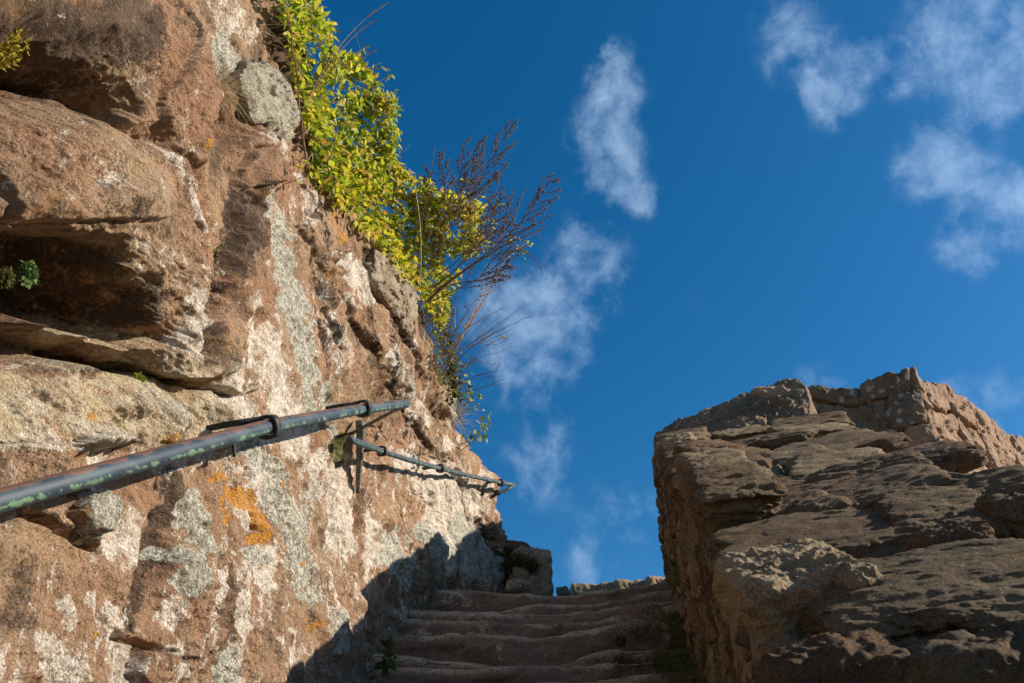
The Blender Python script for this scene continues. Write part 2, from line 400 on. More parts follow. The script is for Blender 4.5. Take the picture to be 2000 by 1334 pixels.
M_pipe = pipe_mat('flaked_green_paint'); M_iron = simple('black_iron', (.018, .02, .022), (.05, .05, .05), 80, .5, bump=.002)
M_bar = simple('grey_iron', (.055, .065, .062), (.15, .15, .13), 60, .5, bump=.002)

# ------------------------------------------------------------------ cliff
C0 = -1.145
def X_cliff(s, n):
    r = np.where(s < 4.0, -.30*sstep(2.93, 3.45, s), -.30*np.clip((6.7-s)/2.7, -.1, 1))
    wn = .35+.65*(1-sstep(-.45, .15, n))
    return C0-.12*n+r*wn
_t = np.linspace(.5, 12, 2400)
def on_cliff(u, v, out=0.0):
    d = ray(u, v); a, b, c = d[0], d@Dv, d@Nv
    f = _t*a-(X_cliff(_t*b, _t*c)+out)
    i = np.where(f < 0)[0]
    k = i[0] if len(i) else len(_t)-1
    if k > 0 and len(i): tt = _t[k-1]+(_t[k]-_t[k-1])*f[k-1]/(f[k-1]-f[k])
    else: tt = _t[k]
    return d*tt
def sn(P): return P@Dv, P@Nv
SIL = [(-300,-700),(100,-520),(400,-300),(520,-130),(578,0),(616,150),(650,290),(702,385),(752,455),(803,542),(830,640),(872,730),(880,815),(915,868),(958,908),(981,952)]
sil = np.array([sn(on_cliff(u, v)) for u, v in SIL]); sil[:, 0] = np.maximum.accumulate(sil[:, 0]+np.arange(len(sil))*1e-4)
S_END = np.mean([sn(on_cliff(985, v))[0] for v in (980, 1040, 1100)])
STOP = W3(0, 4.62, -1.35)                              # lip of the top step
Z_LAND = STOP[2]-.02
def n_bot(s): return np.where(s < 4.5, -1.62, np.minimum(-1.62, (Z_LAND-.35-s*ST)/CT))
def n_top(s): return np.interp(s, sil[:, 0], sil[:, 1])

# relief of the near rock, read along upright sections: (chart column, [(height, depth)...])
SECT = [(-250, [(-300,.0),(60,.05),(190,-.14),(230,-.06),(420,.06),(520,-.17),(620,-.22),(650,-.07),(730,-.18),(765,-.06),(860,.0),(1400,.02)]),
 (60, [(-300,.0),(30,.06),(80,.03),(130,-.09),(188,-.17),(206,-.09),(260,.0),(400,.06),(440,.04),(490,-.12),(580,-.20),(612,-.19),(628,-.07),(660,-.10),(732,-.19),(752,-.07),(800,-.03),(860,.0),(1400,.02)]),
 (150, [(-300,.0),(50,.06),(110,.02),(150,-.07),(195,-.14),(212,-.07),(270,.01),(400,.07),(450,.05),(500,-.09),(600,-.18),(642,-.18),(655,-.06),(690,-.10),(735,-.17),(748,-.06),(800,-.02),(870,.0),(1400,.02)]),
 (220, [(-300,.0),(60,.05),(150,.0),(225,-.10),(242,-.05),(290,.03),(420,.075),(520,.03),(600,-.10),(655,-.15),(668,-.045),(700,-.08),(738,-.13),(750,-.05),(800,-.02),(1400,.015)]),
 (280, [(-300,.0),(100,.04),(240,.0),(285,-.04),(300,.02),(420,.07),(560,.06),(640,.0),(672,-.05),(684,-.01),(742,-.085),(752,-.04),(800,-.01),(1400,.0)]),
 (350, [(-300,-.02),(200,.03),(380,.02),(450,.03),(600,.045),(700,.045),(726,.035),(748,-.045),(762,-.03),(820,.0),(1400,.0)]),
 (430, [(-300,-.05),(200,.0),(400,.0),(600,.01),(740,.03),(757,.025),(768,-.01),(820,.0),(1400,.0)]),
 (520, [(-300,-.06),(100,-.03),(300,.0),(1400,.0)]),
 (1100, [(-300,.0),(1400,.0)])]
CRACKS = [([(572,445),(599,490),(656,571),(680,622),(716,682),(758,760),(785,787)],5,.030),([(620,607),(644,664),(656,682)],5,.03),
 ([(668,616),(692,655),(728,697),(740,718)],6,.035),([(707,487),(710,544),(740,592),(779,658)],5,.03),([(647,520),(656,505),(668,496)],4,.03),
 ([(662,496),(659,568),(674,616)],4,.02),([(746,628),(749,700),(770,745),(794,781)],4,.02),([(794,694),(810,722),(827,742)],4,.04),
 ([(785,628),(782,658),(800,700)],4,.03),([(742,750),(760,775),(792,822),(817,862),(852,900),(895,950),(915,980)],4,.03),
 ([(805,937),(825,967),(850,1000),(865,1020)],3,.015),([(882,925),(900,965),(917,1000),(950,1040),(982,1082)],6,.05),
 ([(332,0),(360,35),(395,87),(406,140),(402,196),(388,227),(378,280)],6,.03),([(245,240),(275,280),(320,330),(350,385),(355,420),(375,460)],5,.02),
 ([(20,1000),(80,1015),(130,1050),(190,1080)],8,.03),([(385,1030),(340,1090),(300,1150),(250,1230)],8,.02),([(210,1240),(280,1270),(360,1310)],7,.025),
 ([(480,1005),(490,1035)],4,.02),([(640,480),(650,540),(630,590)],4,.015),([(840,640),(850,700),(870,740)],4,.02),([(835,790),(846,812),(850,835)],8,.05),
 ([(640,330),(600,300),(570,260)],6,.03),([(720,830),(750,860),(800,880),(870,905)],3,.015),([(560,60),(580,130),(590,200)],12,.06),
 ([(130,740),(190,742),(290,744),(440,764)],5,.05),([(0,590),(70,612),(135,648),(185,661),(258,667)],4,.03)]
BUMPS = [([(478,290),(472,400),(458,500),(435,600),(408,700)],34,.055),([(452,335),(440,420),(420,520),(398,610),(372,700)],14,-.035),
 ([(540,300),(560,420),(590,560),(620,700),(640,800)],22,.012),([(575,330),(600,460),(640,620)],12,-.012),
 ([(165,1000)],45,.02),([(60,920)],55,.02),([(350,1110),(345,1150)],26,.005),([(380,975),(385,1020)],28,.005),([(330,1010),(310,1080),(255,1190)],18,-.022),
 ([(270,1310)],45,.035),([(120,1290)],70,.02),([(430,1130)],60,.015),([(505,200),(530,240)],60,.03),([(425,250)],40,-.05),
 ([(465,360)],28,.03),([(480,310)],20,-.03),
 ([(870,770)],30,.02),([(870,860)],42,.02),
 ([(30,300),(120,300),(200,360)],60,.02),([(20,320)],25,-.035),([(130,345),(180,350)],22,-.02),([(60,60)],45,-.05),([(150,100)],40,-.05),([(240,30)],40,-.03),
 ([(395,800),(430,815)],22,.02),([(250,800)],30,.025),([(190,750)],16,.04),([(330,820)],22,.018),([(440,800)],10,-.04),([(155,862),(220,870)],18,.04),([(265,878)],16,-.03),
 ([(935,985)],28,-.03),([(960,940)],30,.03),([(735,500)],20,-.03)]
SLABS = [([(575,445),(640,398),(668,440),(672,493),(650,518),(610,500)],.035),([(664,568),(668,520),(680,502),(710,556),(752,631),(737,709),(710,670),(680,622)],.05),
 ([(620,607),(605,514),(656,574),(668,616),(662,664),(650,679),(626,616)],.035),([(755,637),(776,664),(794,694),(812,730),(794,781),(764,739),(744,700),(749,655)],.045),
 ([(785,628),(800,616),(818,640),(833,670),(833,700),(827,742),(797,694),(783,658)],.055),([(662,679),(677,652),(710,688),(740,730),(755,769),(752,800),(656,800),(650,688)],.022),
 ([(700,470),(720,480),(716,500),(740,596),(780,662),(745,628),(708,552)],.03),([(835,745),(878,760),(882,830),(850,800)],.05),([(800,800),(840,815),(880,850),(870,900),(820,870),(790,830)],.04),
 ([(880,860),(930,890),(980,960),(975,1060),(920,970),(885,925)],.05),([(590,335),(640,395),(575,440),(560,390)],.03),([(600,520),(616,610),(650,690),(655,790),(625,700),(600,600)],.018),
 ([(440,330),(470,295),(520,300),(545,345),(530,375),(470,365),(445,372)],.04),([(250,880),(170,850),(120,868),(190,885),(270,884)],.025),([(-60,870),(50,862),(85,900),(82,940),(20,960),(-60,960)],.03),
 ([(135,960),(185,965),(205,1000),(180,1045),(140,1040),(120,1000)],.025),([(330,1065),(375,1062),(385,1110),(378,1160),(345,1150),(325,1110)],.006),([(280,1150),(420,1230),(380,1290),(230,1250),(170,1200)],.01),
 ([(235,1270),(330,1275),(345,1330),(250,1360),(225,1310)],.03),([(290,180),(380,60),(400,200),(370,330),(300,280)],.025),([(-50,215),(150,205),(250,250),(300,330),(240,420),(100,430),(-50,430)],.03),
 ([(440,300),(400,200),(420,175),(470,260)],-.04),([(560,60),(590,190),(575,240),(548,120)],-.06)]
def inside(U, V, poly):
    c = np.zeros(U.shape, bool); j = len(poly)-1
    for i in range(len(poly)):
        (xi, yi), (xj, yj) = poly[i], poly[j]
        if yi != yj: c ^= ((yi > V) != (yj > V)) & (U < (xj-xi)*(V-yi)/(yj-yi)+xi)
        j = i
    return c
def seg_dist(U, V, pts):
    pts = np.asarray(pts, float)
    if len(pts) == 1: return np.hypot(U-pts[0, 0], V-pts[0, 1])
    best = np.full(U.shape, 1e9)
    for a, b in zip(pts[:-1], pts[1:]):
        ab = b-a; t = np.clip(((U-a[0])*ab[0]+(V-a[1])*ab[1])/(ab@ab), 0, 1)
        best = np.minimum(best, np.hypot(U-a[0]-t*ab[0], V-a[1]-t*ab[1]))
    return best
def local(U, V, pts, rad):
    pts = np.asarray(pts, float)
    return np.where((U > pts[:, 0].min()-rad) & (U < pts[:, 0].max()+rad) & (V > pts[:, 1].min()-rad) & (V < pts[:, 1].max()+rad))

def build_cliff():
    ug = np.concatenate([np.linspace(-900, -60, 40, endpoint=False), np.linspace(-60, 700, 610, endpoint=False), np.linspace(700, 1000, 360)])
    s0 = 1555*1.06/(1195-ug); s0 = s0[s0 < S_END-.02]
    s0 = np.concatenate([[-1.5, -1, -.5, 0, .3], s0]); extra = np.linspace(2.9, 3.5, 60); s0 = np.sort(np.concatenate([s0, extra]))
    s0 = np.concatenate([s0, np.linspace(S_END-.015, S_END, 6)])
    wrapc = np.cumsum(np.linspace(.01, .12, 26))          # round the far corner
    cs = np.concatenate([s0, np.full(len(wrapc), S_END)]); cw = np.concatenate([np.zeros(len(s0)), wrapc])
    NR = 900; wrapr = np.cumsum(np.linspace(.008, .08, 40))
    nb, nt = n_bot(cs), n_top(cs)
    rows = []
    K = 240; q = np.linspace(0, 1, K)
    NN = np.empty((NR, len(cs)))
    for j, s in enumerate(cs):
        nn = nb[j]+(nt[j]-nb[j])*q
        ss = max(s, .9); v = 700-1555*nn/ss
        wgt = np.where((v > -110) & (v < 1450), 1.0, .12)
        cum = np.concatenate([[0], np.cumsum((wgt[1:]+wgt[:-1])/2)]); cum /= cum[-1]
        NN[:, j] = np.interp(np.linspace(0, 1, NR), cum, nn)
    # even out the row spacing between neighbouring columns
    Sg = np.tile(cs, (NR, 1)); Wc = np.tile(cw, (NR, 1))
    NN = np.vstack([NN, np.tile(nt, (len(wrapr), 1))]); Sg = np.vstack([Sg, np.tile(cs, (len(wrapr), 1))]); Wc = np.vstack([Wc, np.tile(cw, (len(wrapr), 1))])
    Wr = np.zeros_like(NN); Wr[NR:] = wrapr[:, None]
    X = X_cliff(Sg, NN)
    P0 = W3(X, Sg, NN)
    U, V = proj(P0)
    behind = Sg < .55
    U = np.where(behind, -600, U); V = np.where(behind, 700, V)
    # warp of the chart so that edges are ragged
    Pn = P0
    wv = fbm(Pn*7, 3, 5)*14+fbm(Pn*30, 3, 6)*5; wu = fbm(Pn*7+9, 3, 7)*14+fbm(Pn*30+4, 3, 8)*5
    Uw, Vw = U+wu, V+wv
    # relief from sections
    H = np.zeros_like(U); cols = [c for c, _ in SECT]
    prof = [np.interp(Vw+fbm(Pn*3.1, 2, 51)*10, [a for a, _ in kn], [b for _, b in kn]) for _, kn in SECT]
    cidx = np.clip(np.searchsorted(cols, Uw)-1, 0, len(cols)-2)
    for i in range(len(cols)-1):
        mk = cidx == i; t = np.clip((Uw[mk]-cols[i])/(cols[i+1]-cols[i]), 0, 1); t = t*t*(3-2*t)
        H[mk] = prof[i][mk]*(1-t)+prof[i+1][mk]*t
    H = np.where(H < 0, H*2.15, H*1.3)
    Hs = H.copy()
    far = np.clip(Sg/1.6, .8, 3.2)
    for pts, wd, h in BUMPS:
        h = h*1.4
        ix = local(Uw, Vw, pts, wd*3)
        d = seg_dist(Uw[ix], Vw[ix], pts); H[ix] += h*np.exp(-(d/wd)**2)
    # natural relief
    calm = 1-.72*sstep(560, 640, Uw)*(1-sstep(880, 960, Vw))
    H += calm*(.036*fbm(Pn*2.3, 4, 1)+.022*fbm(Pn*6, 4, 2, ridge=True))
    H += calm*.017*fbm(Pn*17, 3, 3)*(.5+sstep(-.3, .4, fbm(Pn*3, 2, 33)))+.009*fbm(Pn*50, 4, 4, gain=.72)*(.5+sstep(-.2, .3, fbm(Pn*5, 2, 34)))
    Pz = Pn*np.array([1, 1, .55])
    H += .011*np.tanh(fbm(Pz*5+3, 4, 35)*9)+.005*np.tanh(fbm(Pz*15+1, 4, 36)*8)
    # bedding in the hollow at left
    bed = (1-sstep(330, 430, Uw))
    Bp = np.stack([Pn[..., 0]*1.0, Pn[..., 1]*3.0, (Pn[..., 2]-.12*Pn[..., 1])*42], -1)
    H += bed*(.006+.022*sstep(440, 520, Vw)*(1-sstep(735, 760, Vw)))*fbm(Bp, 4, 12)
    ledge = bed*sstep(740, 760, Vw)*(1-sstep(860, 900, Vw))+sstep(330, 430, Uw)*(1-sstep(440, 470, Uw))*sstep(755, 775, Vw)*(1-sstep(840, 880, Vw))
    Lp = np.stack([Pn[..., 0]*4, Pn[..., 1]*9, (Pn[..., 2]+.15*Pn[..., 1])*30], -1)
    H += ledge*(.020*fbm(Lp, 4, 13, ridge=True)+.012*fbm(Pn*28, 3, 14))
    # joints and slabs of the far part
    fz = sstep(560, 640, Uw)*(1-sstep(900, 990, Vw))
    ja = (Sg*.8-NN*1.25)*2.6+fbm(Pn*2, 2, 21)*.5; jb = (Sg*.55+NN*.9)*2.0+fbm(Pn*2.4, 2, 22)*.5
    e, cid, _d = cells(jb, ja*.9, 23)
    H += fz*.012*(cid-.5)
    qd = ((U-575)*.852-(V-445)*.523)/36+fbm(Pn*2.2, 3, 24)*.9; saw = qd-np.floor(qd)
    H += fz*.024*(saw**1.5)*(1-sstep(.90, 1.0, saw))*(.35+sstep(-.3, .3, fbm(Pn*2.6+3, 2, 25)))
    # pits and pocks
    e2, c2, dd = cells(Pn[..., 1]*26, Pn[..., 2]*26, 29); H -= .006*np.exp(-(dd/.22)**2)*(c2 > .62)*sstep(-.1, .3, fbm(Pn*3, 2, 30))
    for pl, h in SLABS:
        ix = local(Uw, Vw, pl, 30); a, b = Uw[ix]*.6+U[ix]*.4, Vw[ix]*.6+V[ix]*.4
        d = seg_dist(a, b, pl+[pl[0]])*np.where(inside(a, b, pl), 1, -1)
        if pl[0][0] > 560: h = h*.5
        H[ix] += h*sstep(-2, 7, d)-.35*abs(h)*np.exp(-(d/4.0)**2)
    for pts, wd, h in CRACKS:
        h = h*1.5; wd = wd*1.15
        ix = local(Uw, Vw, pts, 60)
        d = seg_dist(Uw[ix], Vw[ix], pts); wj = wd*(1+.5*fbm(Pn[ix]*20, 2, 40))
        H[ix] += -h*np.exp(-(d/wj)**2)+h*.25*np.exp(-(d/(wj*3.5))**2)
    # round off at the crest and the far corner
    dt = np.maximum(nt[None, :]-NN, 0)*(1-(Wr > 0)); dt = np.where(Wr > 0, 0, dt)
    RR = .13
    rt = RR-np.sqrt(np.maximum(RR*RR-np.maximum(RR-dt, 0)**2, 0))
    de = np.maximum(S_END-Sg, 0); R2 = .16
    re = R2-np.sqrt(np.maximum(R2*R2-np.maximum(R2-de, 0)**2, 0))
    X2 = X-rt-re-Wr-Wc
    S2 = Sg+fbm(Pn*3+5, 3, 61)*.05*sstep(S_END-.5, S_END, Sg)
    N2 = NN+fbm(np.stack([Sg*3.0, NN*0+3, Wr*2], -1), 4, 62)*.05*sstep(.5, 0, nt[None, :]-NN)-.10*Wr
    P = W3(X2+H*np.where(Wr > 0, .3, 1), S2, N2)
    P[..., 2] -= .38*Hs*np.where(Wr > 0, 0, 1)
    # ---- paint (lichens, stains; drk also paints shade in the hollow and behind the vine)
    pale = np.zeros_like(U); gry = np.zeros_like(U); orn = np.zeros_like(U); drk = np.zeros_like(U); mos = np.zeros_like(U); lim = np.zeros_like(U)
    wv2 = fbm(Pn*26, 4, 71); wu2 = fbm(Pn*26+7, 4, 72)
    U3, V3 = U+wu2*13*np.clip(2/far, .5, 1.4)+fbm(Pn*7+2, 2, 73)*16, V+wv2*16+fbm(Pn*7+6, 2, 74)*18
    def stroke(arr, pts, wd, a=1.0, soft=.35, el=1.0):
        pts = [(x, y/el) for x, y in pts]
        ix = local(U3, V3/el, pts, wd*2.2)
        d = seg_dist(U3[ix], V3[ix]/el, pts)/wd
        arr[ix] = np.maximum(arr[ix], a*(1-sstep(1-soft, 1+soft, d)))
    for a in [([(455,25),(500,60)],26,.9),([(440,60),(445,120)],20,.9),([(300,290),(345,370),(365,440)],12,1),([(370,415),(372,445)],13,1),
              ([(150,195),(230,215)],22,.4),([(345,570),(375,600),(340,640),(325,665)],26,.85),([(315,540),(312,580)],10,.9),([(365,525)],14,.8),([(470,600),(480,630)],26,.6),
              ([(520,640),(525,670)],14,.9),([(500,680),(540,780),(570,860)],30,.9),([(430,700),(450,760),(470,800)],24,1),([(240,1030),(235,1070)],32,1,.35,1.4),
              ([(115,1175),(112,1215)],16,1),([(150,1155),(158,1190)],9,.9),([(480,925),(495,960)],26,1),([(470,960),(470,1020)],14,.9),([(500,1080),(505,1150)],16,1),
              ([(455,1165),(452,1220)],18,.9),([(420,1130)],12,.7),([(330,1190),(310,1210)],22,.7),([(655,910),(665,1000),(668,1060)],24,.7),([(600,890),(612,960)],16,.6),
              ([(70,1260),(90,1330)],30,.75),([(190,1200),(195,1330)],26,.85),([(330,1280),(310,1330)],26,.8),([(425,1270),(430,1330)],20,.9),([(205,890),(150,870),(60,850)],26,.8),
              ([(400,870),(300,910)],22,.8),([(500,850),(560,850)],26,.7),([(625,580),(632,610)],10,.8),([(685,525),(700,580)],16,1.3,.3,1.2),([(706,575)],12,1.3),
              ([(668,505),(680,530)],14,1),([(620,620),(650,700)],22,.5),([(760,690),(780,740)],16,.7),([(800,780),(810,830)],16,.6),([(850,940),(900,1000)],44,.85),([(790,900),(850,960),(890,1010)],26,.9),
              ([(862,868)],11,1.2),([(878,865)],8,1.1),([(930,930),(935,960)],8,.8),([(770,1070),(740,1090)],26,.9),([(900,1040),(930,1100)],36,.9),([(840,1020),(880,1090)],26,.8),
              ([(640,1200),(650,1260)],16,.6),([(720,1060),(735,1020)],14,.8),([(560,1000),(590,1100)],30,.45),([(215,450),(310,520)],20,.3),([(120,330),(160,350)],16,.6),([(270,100),(250,150)],22,.5),
              ([(480,395),(520,420)],30,.9),([(490,270),(550,300)],14,.6),([(560,320),(575,400)],10,.8),([(590,380),(600,430)],12,.7),([(760,160)],1,0)]:
        stroke(pale, *a)
    for a in [([(165,985),(170,1020)],44,1.1),([(355,1090),(352,1140)],28,1.2,.25),([(370,975),(378,1010)],24,1.2,.25),([(392,1020),(390,1060)],14,1.1,.25),([(310,1080)],16,1),
              ([(540,430),(552,520),(572,620),(588,730),(604,830)],17,1.1,.25),([(600,640),(622,760),(642,850)],8,.9),([(480,1080),(490,1100)],14,.8),([(490,400)],26,.7),
              ([(600,950),(590,1090)],20,.5),([(460,870),(520,930)],26,.6),([(520,960),(560,1060),(600,1150)],34,.55),([(420,1280),(420,1330)],20,.9),([(770,1060),(760,1090),(790,1120)],24,.9),
              ([(820,1040),(870,1080)],22,.7),([(900,1030),(950,1110)],26,.8),([(445,80),(450,140)],18,1),([(655,1210),(640,1280)],20,.8),([(640,620),(650,720)],6,.5),([(790,740),(800,770)],12,.6),
              ([(870,780),(880,820)],16,.6),([(690,900)],16,.5),([(240,780),(320,800)],20,.4)]:
        stroke(gry, *a)
    for a in [([(418,932),(448,958),(470,985)],10,1.25,.25),([(478,995),(492,1020)],10,1.2,.25),([(492,1045),(490,1056)],9,1.2),([(430,985),(428,1025)],6,1.1),([(553,1028)],6,1),([(598,1100)],7,1),
              ([(605,1225),(600,1215)],5,.9),([(535,950)],6,.9),([(592,1210)],6,1),([(640,425),(655,450),(664,475)],8,.45,.6),([(371,288)],7,.5),
              ([(640,530),(650,560)],6,.52,.6),([(165,1240)],8,.7),([(170,825)],10,.8),([(200,780)],10,.5),([(310,860)],12,.5),([(270,740)],6,.3)]:
        stroke(orn, *a)
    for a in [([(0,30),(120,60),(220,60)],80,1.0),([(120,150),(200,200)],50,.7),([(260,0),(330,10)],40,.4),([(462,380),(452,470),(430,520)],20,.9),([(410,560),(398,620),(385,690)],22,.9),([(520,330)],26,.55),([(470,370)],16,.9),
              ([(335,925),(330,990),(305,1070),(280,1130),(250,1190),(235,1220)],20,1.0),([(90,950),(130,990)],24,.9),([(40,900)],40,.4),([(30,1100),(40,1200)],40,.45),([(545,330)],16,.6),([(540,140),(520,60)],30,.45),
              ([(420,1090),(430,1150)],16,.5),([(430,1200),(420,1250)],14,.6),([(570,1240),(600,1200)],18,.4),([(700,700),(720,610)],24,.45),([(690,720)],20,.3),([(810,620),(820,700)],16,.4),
              ([(100,1090)],24,.4),([(200,430),(120,440)],60,.35),([(90,330),(70,290)],30,.35),([(160,520),(60,560),(230,600),(80,640)],60,.8),([(900,560)],1,0),([(610,640),(590,560)],8,.4),([(700,960),(705,1180)],10,.5),  # the wide stroke through the hollow is its shade, painted dark
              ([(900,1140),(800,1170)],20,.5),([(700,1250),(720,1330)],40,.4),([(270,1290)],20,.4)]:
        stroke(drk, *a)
    stroke(drk, [(572,-20),(606,140),(640,285),(696,385),(748,455),(800,545),(835,645),(872,730)], 26, 1.1)  # dark soil along the crest, with the shade behind the vine painted in
    for a in [([(655,860),(652,900)],12,1),([(845,570)],2,.5)]: stroke(mos, *a)
    for pts, wd, h in CRACKS:
        if h >= .03: stroke(drk, pts, 4.5, 1.0)
    lim = np.maximum(lim, (1-sstep(440, 470, U3))*sstep(742, 758, V3)*(1-sstep(850, 905, V3))*.85)
    lim = np.maximum(lim, .55*(1-sstep(400, 470, U3))*sstep(640, 680, V3)*(1-sstep(735, 760, V3)))
    pale += .14*sstep(430, 620, V)*(sstep(300, 420, U))+.16*sstep(800, 900, V)-.25*sstep(.0, .5, drk)
    nr, nc = NN.shape
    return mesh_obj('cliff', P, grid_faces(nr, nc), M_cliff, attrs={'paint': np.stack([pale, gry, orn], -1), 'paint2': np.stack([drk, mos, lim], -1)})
cliff = tag(build_cliff(), 'sunlit red sandstone cliff with pale and orange lichen left of the steps', 'cliff', kind='structure')

# ------------------------------------------------------------------ steps
def build_steps():
    global STEP_LINES
    lines = STEP_LINES = [ # (distance along the slope, nosing traced left to right)
     (4.66, [(700,1150),(820,1148),(914,1146),(980,1156),(1083,1159),(1116,1156),(1200,1146),(1275,1135),(1420,1120)]),
     (4.44, [(700,1192),(862,1188),(930,1190),(986,1188),(1030,1180),(1067,1177),(1155,1177),(1215,1166),(1275,1154),(1420,1130)]),
     (4.30, [(690,1190),(843,1192),(992,1196),(1057,1196),(1110,1191),(1155,1188),(1275,1174),(1420,1150)]),
     (4.12, [(640,1196),(752,1201),(862,1205),(992,1211),(1074,1213),(1155,1208),(1215,1195),(1275,1182),(1420,1160)]),
     (3.86, [(640,1228),(765,1232),(850,1230),(857,1226),(895,1225),(992,1239),(1028,1240),(1074,1234),(1155,1227),(1215,1214),(1275,1198),(1420,1170)]),
     (3.60, [(640,1270),(780,1275),(830,1283),(895,1289),(970,1299),(1051,1296),(1103,1294),(1155,1276),(1187,1266),(1275,1262),(1420,1255)]),
     (3.50, [(640,1296),(788,1300),(862,1302),(927,1305),(980,1302),(1051,1298),(1139,1297),(1220,1289),(1301,1283),(1420,1275)]),
     (3.28, [(640,1332),(780,1334),(927,1333),(1025,1331),(1110,1328),(1187,1322),(1308,1312),(1420,1305)])]
    root = empty('stone_staircase', W3(-.35, 2.2, -1.7), 'worn reddish brown sandstone steps in shade between the cliff and the parapet', 'staircase')
    all_l = list(lines)
    for i in range(9):                                      # the flight goes on down under the viewer
        all_l.append((3.28-.31*(i+1), None))
    for i, (s, pts) in enumerate(all_l):
        rs = np.random.RandomState(50+i)
        xs = np.linspace(-1.85, .55, 260)
        if pts:
            y = float(W3(0, s, -1.35)[1]); q = np.array([at_y(u, v, y) for u, v in pts]); z = np.interp(xs, q[:, 0], q[:, 2])
            k = np.ones(9)/9; z = np.convolve(np.pad(z, 4, 'edge'), k, 'valid')
        else:
            p = W3(0, s, -1.35); y = p[1]; z = p[2]-.03*np.exp(-((xs+.35)/.35)**2)+.01*np.sin(xs*5+i)
        depth = .55 if i else 4.2
        y0 = y+.012*fbm(np.stack([xs*3, xs*0+i, xs*0], -1), 3, i)*2
        # outline of the cross section: riser from below, rounded nosing, tread
        r = .045
        sec = [(.07, -.34)]+[(.055*(1-t)**1.3+.0, -.30+t*(.30-r)) for t in np.linspace(0, 1, 26)]
        sec += [(r-r*math.cos(a), -r+r*math.sin(a)) for a in np.linspace(.15, math.pi/2, 8)]
        sec += [(r+t*t*(depth-r), -.004-.012*min(1, t*4) if i else -.006) for t in np.linspace(.06, 1, 16)]
        S = np.array(sec); P = np.zeros((len(S), len(xs), 3))
        P[..., 0] = xs[None]; P[..., 1] = y0[None]+S[:, :1]; P[..., 2] = z[None]+S[:, 1:]
        Q = P*np.array([1, 1, 1])
        d = .012*fbm(Q*4, 3, 80+i)+.004*fbm(Q*np.array([3, 6, 14]), 3, 90+i)+.0045*fbm(Q*40, 4, 95+i)+.006*np.tanh(fbm(Q*np.array([5, 5, 12]), 3, 97+i)*7)
        face = (S[:, 1] < -.02)[:, None]
        P[..., 1] -= np.where(face, d*1.6, d*.4); P[..., 2] += np.where(face, 0, d*.8)
        # joints between the treads' blocks
        for _ in range(1 if i % 2 else 2):
            jx = rs.uniform(-.9, .1); P[..., 1] += .25* .02*np.exp(-((P[..., 0]-jx-.01*np.sin(P[..., 2]*30))/.006)**2)
        if i == 4: P[..., 1] += .05*(1-sstep(-.855, -.84, P[..., 0])); 
        Pf = P.reshape(-1, 3)
        n1 = fbm(Pf*4, 3, 101); mos = sstep(-.02, .22, Pf[:, 0]+.10*n1)*sstep(-.25, .25, n1+.05)*(1.0 if pts and s < 4.2 else .35)
        pale = (fbm(Pf*9, 3, 102) > .46)*.9
        zr = np.tile(S[:, 1:], (1, len(xs))).ravel(); yr = np.tile(S[:, :1], (1, len(xs))).ravel(); lip = sstep(-.06, -.012, zr)*(1-sstep(.06, .12, yr))*(.75+.6*n1)  # lip: pale nosing band, skylight on the edges painted into the colour
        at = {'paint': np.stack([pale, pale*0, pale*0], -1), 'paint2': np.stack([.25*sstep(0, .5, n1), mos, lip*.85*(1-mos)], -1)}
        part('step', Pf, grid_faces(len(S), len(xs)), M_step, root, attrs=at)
    return root
stairs = build_steps()
zt = float(W3(0, 4.66, -1.35)[2])

# ------------------------------------------------------------------ parapet on the right
CREST_X = lambda s: 1.02+.13*sstep(4.4, 5.2, s)
CREST_N = lambda s: -.44-.03*sstep(2.2, 3.2, s)+.235*sstep(4.6, 5.35, s)
S_W = 5.62
def wall_section(s, c):
    """cross section (x, n): c 0..1 left face, 1..2 top, 2..3 outer face"""
    x = np.zeros_like(s); n = np.zeros_like(s); cx, cn = CREST_X(s), CREST_N(s); en = -.53
    drop = np.where(s > 4.5, np.minimum(-1.75, (Z_LAND-.4-s*ST)/CT), -1.75)
    r = .05
    a = c <= 1
    n = np.where(a, drop+(en-r-drop)*c, n); x = np.where(a, .25-.012*c, x)
    t = np.clip(c-1, 0, 1); b = (c > 1) & (c <= 2)
    xt = .238+(cx-.238)*t; nt_ = en+(cn-en)*t+.010*np.sin(t*math.pi)-.11*(1-sstep(1.13, 1.30, s))
    rr = np.clip((xt-.238)/r, 0, 1); nt_ = nt_-r*(1-np.sqrt(1-(1-rr)**2))
    x = np.where(b, xt, x); n = np.where(b, nt_, n)
    t = np.clip(c-2, 0, 1); o = c > 2
    x = np.where(o, cx+.06*np.sqrt(t)+.12*t, x); n = np.where(o, cn+(-2.3-cn)*t*t-.02*t, n)
    return x, n
